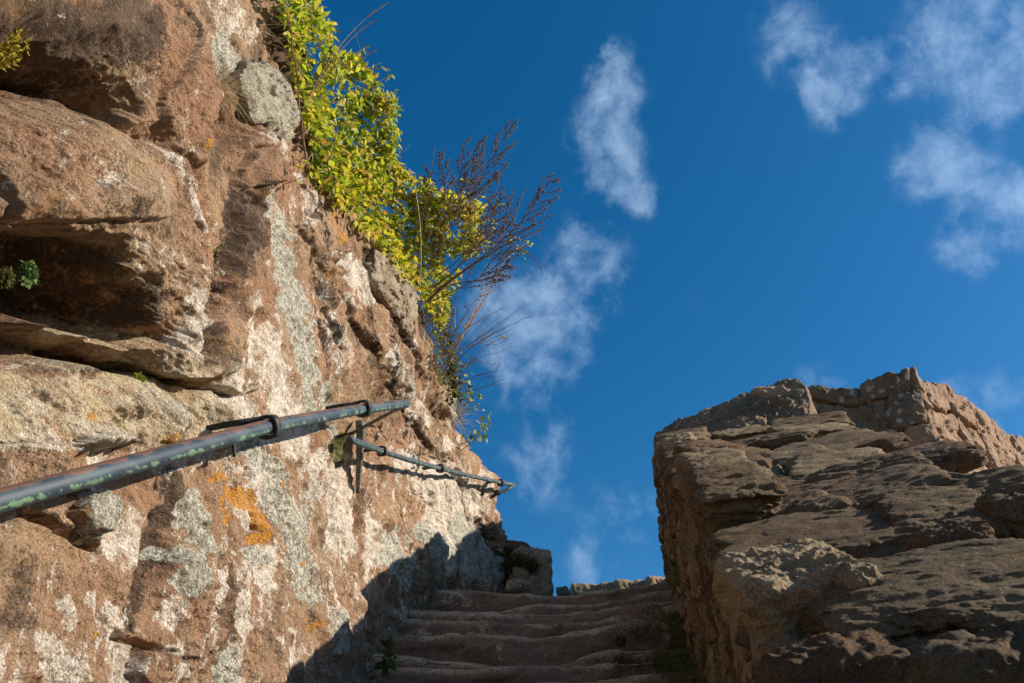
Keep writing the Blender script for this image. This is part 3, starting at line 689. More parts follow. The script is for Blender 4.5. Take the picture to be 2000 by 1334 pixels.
def build_parapet():
    root = empty('parapet_wall', W3(.6, 2.2, -1.9), 'dark brown weathered rubble stone parapet rising along the right of the steps', 'wall')
    sg = np.concatenate([np.linspace(-1.6, .6, 30, endpoint=False), np.exp(np.linspace(math.log(.6), math.log(S_W), 640))])
    cg = np.concatenate([np.linspace(0, .3, 40, endpoint=False), np.linspace(.3, 1, 150, endpoint=False), np.linspace(1, 2, 330, endpoint=False), np.linspace(2, 2.1, 30, endpoint=False), np.linspace(2.1, 3, 40)])
    sg2 = np.concatenate([sg, np.full(14, S_W)]); k = np.concatenate([np.ones(len(sg)), np.linspace(1, 0, 15)[1:]])
    Sg, Cg = np.meshgrid(sg2, cg, indexing='ij'); Kg = np.tile(k[:, None], (1, len(cg)))
    x, n = wall_section(Sg, Cg)
    x = .68+(x-.68)*Kg; n = -1.2+(n+1.2)*Kg
    P = W3(x, Sg, n)
    # outward direction in the cross section
    top = sstep(.97, 1.05, Cg)*(1-sstep(2.0, 2.1, Cg)); left = 1-sstep(.97, 1.05, Cg); outr = sstep(2.0, 2.1, Cg)
    H = .016*fbm(P*3.1, 3, 201)+.013*fbm(P*8, 3, 202, ridge=True)+.009*fbm(P*24, 3, 203)+.005*fbm(P*70, 4, 204, gain=.6)+.008*np.tanh(fbm(P*9, 4, 240)*9)+.004*np.tanh(fbm(P*26, 3, 241)*8)
    e, cid, _ = cells(P[..., 0]*3.2+fbm(P*2, 2, 205)*.4, Sg*3.6+fbm(P*2+4, 2, 206)*.4, 207)
    Ht = H+.045*(cid-.6)*sstep(.02, .10, e)-.025*(1-sstep(.0, .07, e))-.024
    e2, cid2, _ = cells(n*4.5+fbm(P*2, 2, 215)*.3, Sg*3.4+fbm(P*2+4, 2, 216)*.4, 217)
    Hl = H*.8+.055*(cid2-.5)*sstep(.02, .12, e2)-.03*(1-sstep(.0, .08, e2))
    lay = fbm(np.stack([P[..., 0]*2.2, Sg*13+fbm(P*3, 2, 230)*.8, n*6], -1), 4, 231, ridge=True)
    Ht = Ht+.014*lay+.008*fbm(np.stack([P[..., 0]*6, Sg*34, n*6], -1), 3, 232, ridge=True)
    fade = np.clip(Kg*1.2, 0, 1)
    P[..., 0] += (-left*(Hl+.014)+outr*H*.6)*fade
    P += (Nv*1.0)[None, None]*(top*Ht*fade)[..., None]
    P += Dv[None, None]*((1-Kg)*.5*Ht+.02*fbm(P*5, 2, 219)*sstep(5.3, 5.6, Sg))[..., None]
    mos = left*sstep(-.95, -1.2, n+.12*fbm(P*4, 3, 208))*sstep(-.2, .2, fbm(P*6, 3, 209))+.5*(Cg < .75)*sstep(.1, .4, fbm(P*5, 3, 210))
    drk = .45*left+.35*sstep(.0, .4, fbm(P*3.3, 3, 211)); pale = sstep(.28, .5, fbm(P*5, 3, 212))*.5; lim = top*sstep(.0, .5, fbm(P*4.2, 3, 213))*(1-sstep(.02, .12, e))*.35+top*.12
    f = grid_faces(*Sg.shape)
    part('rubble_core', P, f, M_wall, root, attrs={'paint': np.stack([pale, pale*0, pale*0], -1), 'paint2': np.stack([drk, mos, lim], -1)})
    T = np.array([1, 0, 0.0])
    def frame(tilt, roll, yaw):
        X = T*math.cos(tilt)+Nv*math.sin(tilt); Z = Nv*math.cos(tilt)-T*math.sin(tilt); Y = Dv.copy()
        X2 = X*math.cos(yaw)+Y*math.sin(yaw); Y2 = Y*math.cos(yaw)-X*math.sin(yaw)
        Y3 = Y2*math.cos(roll)+Z*math.sin(roll); Z3 = Z*math.cos(roll)-Y2*math.sin(roll)
        return np.array([X2, Y3, Z3])
    rs = np.random.RandomState(4)
    def top_at(s, x):
        cx, cn = float(CREST_X(s)), float(CREST_N(s)); t = (x-.238)/(cx-.238); return -.53+(cn+.53)*t+.010*math.sin(max(0, min(1, t))*math.pi)-.11*float(1-sstep(1.13, 1.30, s))
    # worn stones bedded in the top, row after row up the slope
    cnt = 0; s = 1.55
    while s < 5.0:
        x = .22+rs.uniform(0, .04); step = rs.uniform(.26, .42)
        while x < 1.1:
            wx = rs.uniform(.22, .46)
            if x+wx/2 < float(CREST_X(s))+.02 and rs.rand() < .9 and not (s < 1.95 and x < .9):
                xc = x+wx/2; h = rs.uniform(.028, .05); ss = s+rs.uniform(-.05, .05)
                nn = top_at(ss, xc)-h*rs.uniform(.0, .45)
                V, Fc = stone(W3(xc, ss, nn), (wx*.53, step*rs.uniform(.45, .60), h), frame(.05+rs.uniform(-.08, .11), rs.uniform(-.10, .12), rs.uniform(-.3, .3)),
                              60 if s < 3 else 32, rs.uniform(5, 10), 300+cnt, .17, .05, .10)
                part('stone', V, Fc, M_stone[rs.choice([0, 0, 1, 1, 2])], root); cnt += 1
            x += wx+rs.uniform(.0, .05)
        s += step*.93
    # named stones of the near end
    def at_wall(u, v, off=0.0):          # where a ray meets the top of the wall
        d = ray(u, v); b = d@Dv
        for k in range(60, 700):
            q = d*(k*.008/b); ss_, nn_ = sn(q)
            if nn_ < top_at(ss_, q[0])+off and q[0] > .2: return q
        return q
    def big(u, v, half, tilt, roll, yaw, mat, seed, e=5, amp=.12, fine=.05, strata=.04, off=0.0, k=46, label=None, name='stone'):
        V, Fc = stone(at_wall(u, v, off), half, frame(tilt, roll, yaw), k, e, seed, amp, fine, strata)
        o = part(name, V, Fc, mat, root)
        if label: o['label'] = label
        return o
    def put(u, v, lift, half, tilt, roll, yaw, mat, seed, **kw):
        c = at_wall(u, v)+Nv*lift; k = kw.pop('k', 46); label = kw.pop('label', None)
        V, Fc = stone(c, half, frame(tilt, roll, yaw), k, kw.pop('e', 5), seed, kw.pop('amp', .12), kw.pop('fine', .06), kw.pop('strata', .06), **kw)
        o = part('stone', V, Fc, mat, root)
        if label: o['label'] = label
    put(1550, 1150, -.062, (.13, .20, .13), .10, -.06, .06, M_paleblock, 401, e=7, amp=.07, strata=.02, k=110, label='pale lichen spotted edge stone')
    put(1835, 1165, .0, (.22, .17, .034), .10, .10, -.16, M_stone[1], 402, e=5, amp=.10, strata=.08, k=120, label='flat slab with undercut front edge')
    put(1860, 1085, .028, (.062, .045, .030), .25, .05, .15, M_stone[2], 403, e=4.5, amp=.14)
    put(2010, 1010, .02, (.09, .07, .05), .3, .1, .3, M_stone[0], 404, e=4.5, amp=.2)
    put(1930, 1300, -.03, (.13, .09, .07), .3, -.1, .2, M_stone[1], 405, e=4, amp=.2)
    put(1640, 1300, -.06, (.12, .09, .09), .1, -.2, 0, M_stone[2], 406, e=5)
    put(1560, 1000, -.018, (.12, .14, .045), .24, .0, .1, M_stone[0], 407, e=4, amp=.16)
    put(1420, 1010, -.03, (.08, .17, .09), .15, .0, .05, M_stone[0], 408)
    put(1385, 930, -.03, (.09, .20, .08), .2, .0, .0, M_stone[1], 409)
    put(1720, 960, -.018, (.20, .16, .045), .22, .0, .1, M_stone[0], 410, amp=.16)
    put(1900, 960, -.018, (.16, .10, .04), .26, .05, -.1, M_stone[0], 411, amp=.16)
    put(1780, 905, -.018, (.20, .14, .045), .24, .0, .15, M_stone[2], 412, amp=.16)
    put(1330, 870, -.02, (.09, .25, .07), .2, .0, .0, M_paleblock, 413)
    for q_, (x_, s_, n_) in enumerate([(.34, 2.62, -.462), (.36, 3.12, -.47), (.40, 3.7, -.49)]):
        V, Fc = stone(W3(x_, s_, n_), (.12, .25, .055), frame(.02, .03, .06*q_), 50, 7, 430+q_, .16, .05, .10); part('stone', V, Fc, M_stone[q_ % 3], root)
    # upended light stone that closes the crest at the far end
    V, Fc = stone(at_s(1522, 808, 5.35), (.13, .22, .17), frame(.12, .1, .35), 40, 7, 420, .09, .04, .03, .12)
    o = part('stone', V, Fc, M_block[1], root); o['label'] = 'sunlit pinkish upended end stone'
    return root
parapet = build_parapet()

# ------------------------------------------------------------------ squared masonry behind the parapet
def build_masonry():
    P0 = at_s(1781, 716, 6.0); Y0 = P0[1]
    root = empty('masonry_pier', (P0[0], P0[1], P0[2]-3.0), 'squared block masonry corner with one sunlit pink face behind the parapet', 'wall')
    A1 = np.array([-1.0, 0, 0]); N1 = np.array([0, -1.0, 0])
    A2 = np.array([.69, .724, 0]); A2 /= np.linalg.norm(A2); N2 = np.array([A2[1], -A2[0], 0.0])
    Zv = np.array([0, 0, 1.0])
    def hit(u, v, N):
        d = ray(u, v); return d*((P0@N)/(d@N))
    def loc(u, v, A, N): p = hit(u, v, N)-P0; return p@A, p[2]
    def block(q, A, N, mat, seed, e=16, th=.16, out=0.0, label=None):
        cs = np.array([loc(u, v, A, N) for u, v in q])          # tl, tr, br, bl in the wall's own plane
        c = cs.mean(0); cs = c+(cs-c)*1.05; k = 44; P, Fc = cube_grid(k)
        qn = P/((np.abs(P)**e).sum(1)**(1/e))[:, None]
        a = (qn[:, 0]+1)/2; b = (qn[:, 1]+1)/2                     # b: 0 bottom, 1 top
        tl, tr, br, bl = cs
        pl = (tl*((1-a)*b)[:, None]+tr*(a*b)[:, None]+br*(a*(1-b))[:, None]+bl*((1-a)*(1-b))[:, None])
        W = P0+pl[:, :1]*A+pl[:, 1:]*Zv+(qn[:, 2:]*th-th+out)*N
        d = (qn/np.linalg.norm(qn, axis=1)[:, None])
        nz = .030*fbm(W*5, 3, seed)+.014*np.tanh(fbm(W*11, 4, seed+3)*5)+.010*fbm(W*40, 4, seed+5)
        W = W+(d[:, :1]*A*np.sign(a.mean()+1)+d[:, 1:2]*Zv+d[:, 2:]*N)*nz[:, None]
        o = part('block', W, Fc, mat, root)
        if label: o['label'] = label
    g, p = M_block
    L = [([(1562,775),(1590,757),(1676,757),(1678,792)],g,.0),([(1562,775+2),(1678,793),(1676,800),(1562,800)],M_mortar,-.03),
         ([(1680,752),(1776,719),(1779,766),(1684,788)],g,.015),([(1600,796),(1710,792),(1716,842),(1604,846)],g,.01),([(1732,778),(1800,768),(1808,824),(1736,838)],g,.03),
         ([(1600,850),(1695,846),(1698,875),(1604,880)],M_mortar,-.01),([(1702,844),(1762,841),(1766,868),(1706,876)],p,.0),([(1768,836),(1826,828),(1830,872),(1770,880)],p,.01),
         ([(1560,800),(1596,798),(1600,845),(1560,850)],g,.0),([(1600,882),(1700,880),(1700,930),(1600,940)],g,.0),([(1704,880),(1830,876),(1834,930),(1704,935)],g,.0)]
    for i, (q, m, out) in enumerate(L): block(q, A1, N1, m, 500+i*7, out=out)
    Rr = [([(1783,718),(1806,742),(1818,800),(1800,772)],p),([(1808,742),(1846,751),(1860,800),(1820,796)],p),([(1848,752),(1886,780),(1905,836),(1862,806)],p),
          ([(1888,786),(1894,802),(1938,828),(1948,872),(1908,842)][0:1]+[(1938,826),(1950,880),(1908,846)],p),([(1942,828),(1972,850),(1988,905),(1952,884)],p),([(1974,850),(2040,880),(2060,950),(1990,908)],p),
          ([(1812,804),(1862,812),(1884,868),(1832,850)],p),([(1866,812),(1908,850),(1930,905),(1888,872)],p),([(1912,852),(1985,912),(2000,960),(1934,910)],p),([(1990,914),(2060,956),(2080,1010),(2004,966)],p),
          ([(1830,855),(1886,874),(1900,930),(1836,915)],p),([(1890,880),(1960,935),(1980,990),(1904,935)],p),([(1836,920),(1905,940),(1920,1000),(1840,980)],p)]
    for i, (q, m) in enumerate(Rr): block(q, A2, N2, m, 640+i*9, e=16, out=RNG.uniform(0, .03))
    # mortared core, set back behind the faces of the blocks
    def top_z(pts, A, N): 
        c = np.array([loc(u, v, A, N) for u, v in pts]); return c[:, 0], c[:, 1]
    V, Fs = [], []
    a1, z1 = top_z([(1776,722),(1684,756),(1676,762),(1592,762),(1562,780)], A1, N1)
    a2, z2 = top_z([(1784,722),(1806,748),(1846,757),(1888,788),(1940,832),(1974,856),(2040,886)], A2, N2)
    mk = MB()
    for (aa, zz, A, N) in ((a1, z1, A1, N1), (a2, z2, A2, N2)):
        aa = np.append(aa, aa[-1]+.9); zz = np.append(zz, zz[-1]-.25)
        n = 90; at = np.linspace(0.0, aa[-1], n); zt_ = np.interp(at, aa, zz)-.015; R = 80; Q = np.zeros((R, n, 3))
        for r in range(R):
            f = r/(R-1-14)
            if f <= 1: Q[r] = P0+at[:, None]*A+(-2.9+(zt_+2.9)*f)[:, None]*Zv-N*.035
            else: Q[r] = P0+at[:, None]*A+zt_[:, None]*Zv-N*(.035+(r-(R-1-14))*.05)
        Q += (N*.012)[None, None]*fbm(Q*20, 3, 777)[..., None]*1.5
        mk.add(Q.reshape(-1, 3), grid_faces(R, n).tolist())
    mk.build('mortar_core', M_mortar, root)
    sx = np.linspace(6.2, 7.9, 90); rows = np.linspace(0, 1, 60); S2, Rr2 = np.meshgrid(sx, rows, indexing='ij')  # unseen wall added behind the parapet to cast the far cliff shadow
    xx = np.where(Rr2 < .7, 1.20, 1.20+(Rr2-.7)*1.2); nn = np.where(Rr2 < .7, -3+(Rr2/.7)*(2.42+(.22-.10*sstep(6.5, 7.3, S2))), -.58+(.22-.10*sstep(6.5, 7.3, S2)))+.03*fbm(np.stack([S2*6, Rr2*0, Rr2*0], -1), 3, 790)
    Q = W3(xx, S2, nn); Q += .015*fbm(Q*6, 3, 791)[..., None]
    part('unseen_shadow_wall', Q, grid_faces(90, 60), M_mortar, root)
build_masonry()

# ------------------------------------------------------------------ stones at the head of the steps
def free_stone(name, u, v, s, half, axes, mat, seed, label, cat, group=None, **kw):
    c = at_s(u, v, s); e = empty(name, c-np.array([0, 0, half[2]]), label, cat, group)
    V, Fc = stone(c, half, axes, 36, seed=seed, **kw)
    o = mesh_obj(name, V, Fc, mat); bpy.data.objects.remove(e)
    return tag(o, label, cat, group)
I3 = np.eye(3)
def rot(az, tilt=0.0):
    c, s = math.cos(az), math.sin(az); c2, s2 = math.cos(tilt), math.sin(tilt)
    return np.array([[c, s, 0], [-s*c2, c*c2, s2], [s*s2, -c*s2, c2]])
b1 = free_stone('boulder', 1034, 1128, 6.3, (.165, .17, .20), rot(.25, .05), M_pitted, 701, 'squared grey boulder with dark moss at the head of the steps', 'boulder', e=6, amp=.09, fine=.04)
free_stone('rock', 1004, 1078, 6.5, (.12, .16, .05), rot(.1), M_stone[2], 702, 'low reddish rock lying on the left of the mossy boulder', 'rock', e=4, amp=.12, fine=.05)
for i, (u, v, r, lb) in enumerate([(866,1151,.028,'leftmost small pale pebble at the cliff foot above the top step'),(894,1152,.026,'right one of two small pale pebbles at the cliff foot'),
                              (935,1148,.07,'flat grey stone between the pebbles and the mossy boulder'),(1100,1157,.05,'small sunlit pale stone right of the mossy boulder'),(1013,1146,.06,'rounded grey stone under the mossy boulder')]):
    free_stone('small_stone', u, v, 5.6 if i != 3 else 6.6, (r*1.25, r*1.2, r*.8), rot(i), M_greyrock if i != 2 else M_pitted, 710+i, lb, 'stone', 'small stones at the head of the steps', e=3.5, amp=.12, fine=.05)
# far low wall whose crest shows over the top step
fw = empty('low_wall', at_s(1200, 1190, 8.0), 'distant low reddish stone wall just showing over the top step', 'wall')
xs_ = [(1114,1150),(1168,1143),(1182,1147),(1196,1143),(1255,1135),(1300,1130),(1345,1126)]
for i in range(len(xs_)-1):
    (u0, v0), (u1, v1) = xs_[i], xs_[i+1]
    a, b = at_s(u0, v0, 8.0), at_s(u1, v1, 8.0); c = (a+b)/2; hw = (b[0]-a[0])/2
    V, Fc = stone(c-np.array([0, 0, .185]), (hw*1.08, .18, .16), rot(.22+.02*i), 18, 14, 730+i, .03, .03)
    part('block', V, Fc, M_block[1] if i % 3 else M_paleblock, fw)

# ------------------------------------------------------------------ loose blocks in the cliff
def cl_ax(yaw=0.0, tilt=0.0): return np.array([[0, math.cos(yaw), math.sin(yaw)], [0, -math.sin(yaw), math.cos(yaw)], [1, tilt, 0]])
def outline_stone(name, pts, out, th, mat, seed, label, cat, dome=.25, rough=.010):
    B = np.array([on_cliff(u, v, 0) for u, v in pts]); nb = 160
    B = np.vstack([B, B[:1]]); t = np.concatenate([[0], np.cumsum(np.linalg.norm(np.diff(B, axis=0), axis=1))]); tt = np.linspace(0, t[-1], nb+1)[:-1]
    B = np.stack([np.interp(tt, t, B[:, k]) for k in range(3)], 1)
    for _ in range(2): B = (np.roll(B, 1, 0)+B*2+np.roll(B, -1, 0))/4
    c = B.mean(0); O = np.array([1.0, 0, -.12]); rr = np.concatenate([np.linspace(0, 1, 60), np.ones(26)]); hh = np.concatenate([np.zeros(60), np.linspace(0, 1, 27)[1:]])
    P = c+(B-c)[None]*rr[:, None, None]; rf = rr[:, None]
    lift = out+th*(1-dome*rf**2)*(1-hh[:, None])-hh[:, None]*(out+.10); edge = .018*np.clip((rf-.86)/.14, 0, 1)**2*(hh[:, None] == 0)
    P = P+O*(lift-edge)[..., None]
    N = O*(1-np.clip((rf-.9)/.1, 0, 1))[..., None]+((B-c)/np.linalg.norm(B-c, axis=1)[:, None])[None]*np.clip((rf-.9)/.1, 0, 1)[..., None]
    P = P+N*(rough*2.2*fbm(P*9, 4, seed)+rough*np.tanh(fbm(P*24, 3, seed+1)*7)*.6+rough*.6*fbm(P*80, 3, seed+2))[..., None]
    i = np.arange(len(rr)-1)[:, None]*nb; j = np.arange(nb)[None]; j2 = (j+1) % nb
    Fc = np.stack([i+j, i+j2, i+nb+j2, i+nb+j], -1).reshape(-1, 4)
    return tag(mesh_obj(name, P, Fc, mat), label, cat)
gr = outline_stone('grey_rock', [(468,118),(498,122),(526,150),(548,164),(554,190),(555,225),(548,278),(526,268),(505,248),(478,240),(462,205),(452,160)], .03, .075, M_greyrock, 803, 'big pale grey lichened rock jutting from the cliff left of the vine', 'rock', .75, .016)
outline_stone('pitted_rock', [(714,488),(749,500),(772,526),(799,580),(796,620),(784,660),(742,594),(708,544)], .03, .05, M_pitted, 812, 'pitted pale grey rock below the lower vine at the cliff top', 'rock', .3, .016)

# ------------------------------------------------------------------ handrails
def smooth_path(P, n):
    P = np.asarray(P, float); t = np.concatenate([[0], np.cumsum(np.linalg.norm(np.diff(P, axis=0), axis=1))])
    tt = np.linspace(0, t[-1], n); return np.stack([np.interp(tt, t, P[:, k]) for k in range(3)], 1)
def pipe(name, P, r, parent, mat=None, seg=28):
    V, Fs = tube(P, r, seg); n = len(P); mat = mat or M_pipe
    a = np.arange(seg)*2*math.pi/seg
    o = part(name, V, Fs, mat, parent)
    # paint survives low on the viewer's side, the top is rubbed to rust
    C = np.repeat(np.asarray(P), seg, axis=0); nr = (V[:n*seg]-C)/np.repeat(np.broadcast_to(r, (n,)), seg)[:, None]
    lo = np.clip(-nr@np.array([-.35, .55, .75]), -1, 1); up = nr@np.array([-.2, -.1, .97])
    side = np.concatenate([.70-np.abs(nr@Nv+.42)*.75, [.2, .2]]); rust = np.concatenate([.03+.75*(nr@Nv), [.2, .2]])
    for nm, ar in (('side', side), ('rust', rust)):
        at = o.data.attributes.new(nm, 'FLOAT', 'POINT'); at.data.foreach_set('value', ar.astype(np.float32))
    return o
def bar(P, w, h, up):       # flat bar of rectangular section
    P = np.asarray(P, float); mb_V, Fs = [], []
    T = np.gradient(P, axis=0); T /= np.linalg.norm(T, axis=1)[:, None]; w = np.broadcast_to(w, (len(P),)); h = np.broadcast_to(h, (len(P),))
    for i in range(len(P)):
        B = np.cross(T[i], up); B /= np.linalg.norm(B); A = np.cross(B, T[i])
        for (a, b) in ((-1,-.7),(-.7,-1),(.7,-1),(1,-.7),(1,.7),(.7,1),(-.7,1),(-1,.7)): mb_V.append(P[i]+B*a*w[i]/2+A*b*h[i]/2)
    for i in range(len(P)-1):
        for k in range(8): a, b = i*8+k, i*8+(k+1) % 8; Fs.append((a, b, b+8, a+8))
    Fs.append(tuple(range(7, -1, -1))); Fs.append(tuple(range((len(P)-1)*8, len(P)*8)))
    return np.array(mb_V), Fs
def collar(c, T, r, wid, th):
    """square-cornered strap round the pipe"""
    T = T/np.linalg.norm(T); A = np.array([-1.0, 0, 0]); A -= T*(A@T); A /= np.linalg.norm(A); B = np.cross(T, A)
    seg = 32; V, Fs = [], []
    prof = [(0, -wid/2), (th*.8, -wid/2), (th, -wid*.35), (th, wid*.35), (th*.8, wid/2), (0, wid/2)]
    for k in range(seg):
        a = 2*math.pi*k/seg; q = (abs(math.cos(a))**4+abs(math.sin(a))**4)**(-.25)
        d = A*math.cos(a)+B*math.sin(a)
        for (o, z) in prof: V.append(c+d*((r+.001)*(1+(q-1)*.8)+o)+T*z)
    m = len(prof)
    for k in range(seg):
        for j in range(m):
            a, b = k*m+j, k*m+(j+1) % m; a2, b2 = ((k+1) % seg)*m+j, ((k+1) % seg)*m+(j+1) % m
            Fs.append((a, a2, b2, b))
    return np.array(V), Fs
def cx_at(P): s, n = sn(P); return float(X_cliff(s, n))
def bracket(root, c, T, r, wid, th, back, drop=0.0, slide=0.0):
    V, Fs = collar(c, T, r, wid, th); o = part('bracket', V, Fs, M_iron, root)
    wx = cx_at(c)-.06; e = c+np.array([wx-c[0], 0, 0])+Dv*slide+Nv*drop
    V, Fs = bar([c+Nv*(r+th*.6)*.8+(e-c)*.06, c+Nv*r*.7+(e-c)*.45, e], wid*.8, th*1.6, Nv)
    sub = part('wall_bar', V, Fs, M_iron, root); sub.parent = o
    sub.data.transform(__import__('mathutils').Matrix.Translation(-Vector(root.location)) if False else __import__('mathutils').Matrix.Identity(4))
hr = empty('handrail', at_s(522, 1150, 2.1), 'long near handrail pipe with flaking green paint fixed to the cliff', 'handrail', 'handrails on the cliff')
R1 = .0212
rp = [at_s(-420,1090,.87), at_s(-150,1018,1.035), at_s(0,978,1.17), at_s(260,906,1.49), at_s(505,838,2.04), at_s(560,826,2.22), at_s(700,800,2.98), at_s(793,788,3.62)]
R1v = R1*np.interp(np.linspace(0, 1, 120), [0, .35, 1], [.93, .97, 1.0])
pipe('pipe', smooth_path(rp, 120), R1v, hr)
def along(P, i): return P[i], (np.asarray(P[i+1])-np.asarray(P[i-1]))
c = at_s(524,834,2.10); bracket(hr, c, rp[5]-rp[4], R1+.001, .030, .011, .1, .004, -.03)
c = at_s(709,798,3.03); bracket(hr, c, rp[7]-rp[5], R1+.001, .034, .011, .1, .004, -.03)
c = at_s(455,857,1.90); V, Fs = tube(smooth_path([c-Nv*.01, c-Nv*.045], 6), .0045, 8); part('pin', V, Fs, M_iron, hr)
pe = at_s(793,788,3.62); we = on_cliff(668, 857, -.05)
V, Fs = bar(smooth_path([pe-Nv*.004, we], 8), .030, .012, Nv); part('end_bar', V, Fs, M_bar, hr)
k0 = pe+(we-pe)*.68; tip = on_cliff(699, 962, .015)
V, Fs = bar(smooth_path([k0+Nv*.04, k0, k0+(tip-k0)*.15, k0+(tip-k0)*.6, tip], 14), np.linspace(.048, .022, 14), np.linspace(.042, .018, 14), np.array([1.0, 0, 0])); part('strut', V, Fs, M_bar, hr)

hr2 = empty('handrail', at_s(860, 1050, 5.0), 'short thin far handrail ending in the air beyond the cliff edge', 'handrail', 'handrails on the cliff')
R2 = .0145
def rail2(u, v, gap): return on_cliff(u, v, gap)
q2 = [rail2(684,858,.10), rail2(745,881,.12), rail2(800,899,.12), rail2(860,915,.12), rail2(920,930,.11)]
s5 = sn(q2[-1])[0]; q2 += [at_s(980,943,s5+.55), at_s(1004,947,s5+.75)]
pipe('pipe', smooth_path(q2, 60), R2, hr2, seg=16)
pe = q2[-1]; pw = pe+np.array([-.16, 0, -.02]); pw = at_s(984, 962, s5+.62)
pipe('end_bend', smooth_path([pe, (pe+pw)/2+np.array([0, 0, -.0]), pw+np.array([-.05, 0, -.01])], 10), R2*.95, hr2, seg=14)
for (u, v, k) in ((746,881,1), (860,915,3)):
    c = rail2(u, v, .12); bracket(hr2, c, q2[k+1]-q2[k-1], R2+.001, .030, .012, .1)
c = at_s(978,943,s5+.53); bracket(hr2, c, q2[-1]-q2[-3], R2+.001, .030, .012, .1)

# ------------------------------------------------------------------ leaves and plants
def leaf_geo(L, W, droop, fold):
    ts = np.array([0, .18, .42, .7, 1.0]); ws = np.array([.08, .78, 1.0, .62, .02])*W/2; V = []
    for t, wv in zip(ts, ws):
        y = L*t; z = -droop*L*t*t
        V += [(-wv, y, z+fold*wv), (0, y, z), (wv, y, z+fold*wv)]
    Fs = []
    for i in range(4):
        a = i*3; Fs += [(a, a+1, a+4, a+3), (a+1, a+2, a+5, a+4)]
    return np.array(V), Fs
def put_leaf(mb, p, L, tint, nrm=None, dirv=None, wr=.55):
    d = dirv if dirv is not None else RNG.normal(size=3)*.8+np.array([.6, -.1, -.5]); d = d/np.linalg.norm(d)
    n = nrm if nrm is not None else np.array([.75, -.25, .75])+RNG.normal(size=3)*.55
    n = n-d*(n@d); n /= np.linalg.norm(n)+1e-9; x = np.cross(d, n)
    V, Fs = leaf_geo(L, L*wr*RNG.uniform(.8, 1.15), RNG.uniform(.0, .5), RNG.uniform(.05, .6))
    mb.add(p+V@np.array([x, d, n]), Fs, tint)
def inpoly(u, v, poly):
    c = False; j = len(poly)-1
    for i in range(len(poly)):
        (xi, yi), (xj, yj) = poly[i], poly[j]
        if (yi > v) != (yj > v) and u < (xj-xi)*(v-yi)/(yj-yi)+xi: c = not c
        j = i
    return c
def tint_pick(u, v, yel):
    g = np.array([[.12,.20,.012],[.27,.36,.02],[.42,.46,.03],[.58,.52,.045],[.72,.57,.09],[.50,.30,.07]])
    p = np.array([.17-.1*yel, .28-.18*yel, .26, .15+.14*yel, .06+.10*yel, .035+.06*yel]); p = np.clip(p, .01, 1); p /= p.sum()
    return g[RNG.choice(6, p=p)]*RNG.uniform(.8, 1.15)
EDGE_V = [p[1] for p in SIL]; EDGE_U = [p[0] for p in SIL]
_se = {}
def plant_pt(u, v, gap):
    P = on_cliff(u, v, gap); k = int(v//8)
    if k not in _se: _se[k] = sn(on_cliff(np.interp(v, EDGE_V, EDGE_U), v))[0]
    lim_s = _se[k]+.50
    if sn(P)[0] > lim_s: P = at_s(u, v, lim_s+RNG.uniform(-.10, .10)+gap*.4)
    return P
def vine(poly, count, yel, sprigs, stems, label, group, thick=.30):
    us = [p[0] for p in poly]; vs = [p[1] for p in poly]; mb = MB(); st = MB(); pts = []
    base = on_cliff(poly[0][0], poly[0][1]); root = empty('vine', base, label, 'vine', group)
    tries = 0
    while len(pts) < count and tries < count*30:
        tries += 1; u = RNG.uniform(min(us), max(us)); v = RNG.uniform(min(vs), max(vs))
        if not inpoly(u, v, poly): continue
        dn = vnoise(np.array([[u/34, v/34, 0]]), 3)[0]+.6*vnoise(np.array([[u/15, v/15, 5]]), 4)[0]
        if RNG.rand() > .90+.8*dn-.20*max(0, (u-860)/100): continue
        edge = np.interp(v, [p[1] for p in SIL], [p[0] for p in SIL]); bey = sstep(0, 70, u-edge); P = plant_pt(u, v, RNG.uniform(.015, .09)+bey*RNG.uniform(-thick*.6, thick*.4)); pts.append(P)
        put_leaf(mb, P, (RNG.uniform(.038, .068) if RNG.rand() < .6 else RNG.uniform(.02, .04)), tint_pick(u, v, yel+.4*dn))
    for (path, nl, gap) in sprigs:
        s_a = sn(plant_pt(path[0][0], path[0][1], gap))[0]; Q = smooth_path([on_cliff(u, v, gap) if sn(on_cliff(u, v, gap))[0] < s_a+.15 else at_s(u, v, s_a+.15) for u, v in path], 14)
        V, Fs = tube(Q, np.linspace(.003, .0012, 14), 5, False); st.add(V, Fs)
        for k in range(nl):
            i = RNG.randint(3, 14); put_leaf(mb, Q[i]+RNG.normal(size=3)*.008, RNG.uniform(.028, .046), tint_pick(0, 0, yel), dirv=(Q[13]-Q[0])/np.linalg.norm(Q[13]-Q[0])+RNG.normal(size=3)*.7)
    for (path, r) in stems:
        Q = smooth_path([on_cliff(u, v, g) for u, v, g in path], 16); Q += RNG.normal(size=Q.shape)*.004
        V, Fs = tube(Q, np.linspace(r, r*.5, 16), 6, False); part('stem', V, Fs, M_stem, root)
    for _ in range(count//30):                                  # tangle of stems under the leaves
        a = pts[RNG.randint(len(pts))]; b = a+RNG.normal(size=3)*np.array([.05, .12, .12])+np.array([.03, 0, .0])
        m = (a+b)/2+RNG.normal(size=3)*.02; Q = smooth_path([a, m, b], 8); V, Fs = tube(Q, .0017, 4, False); st.add(V, Fs)
    mb.build('foliage', M_leaf, root); st.build('stem_tangle', M_stem, root)['kind'] = 'stuff'
    return root
UP = [(545,-60),(612,-60),(622,10),(650,55),(655,95),(690,108),(708,135),(735,150),(742,180),(768,190),(776,215),(762,235),(782,262),(770,290),(772,318),(745,345),(758,352),(760,372),(700,400),(664,402),(648,370),(625,372),(612,330),(606,290),(612,255),(590,230),(588,190),(575,160),(572,120),(556,60)]
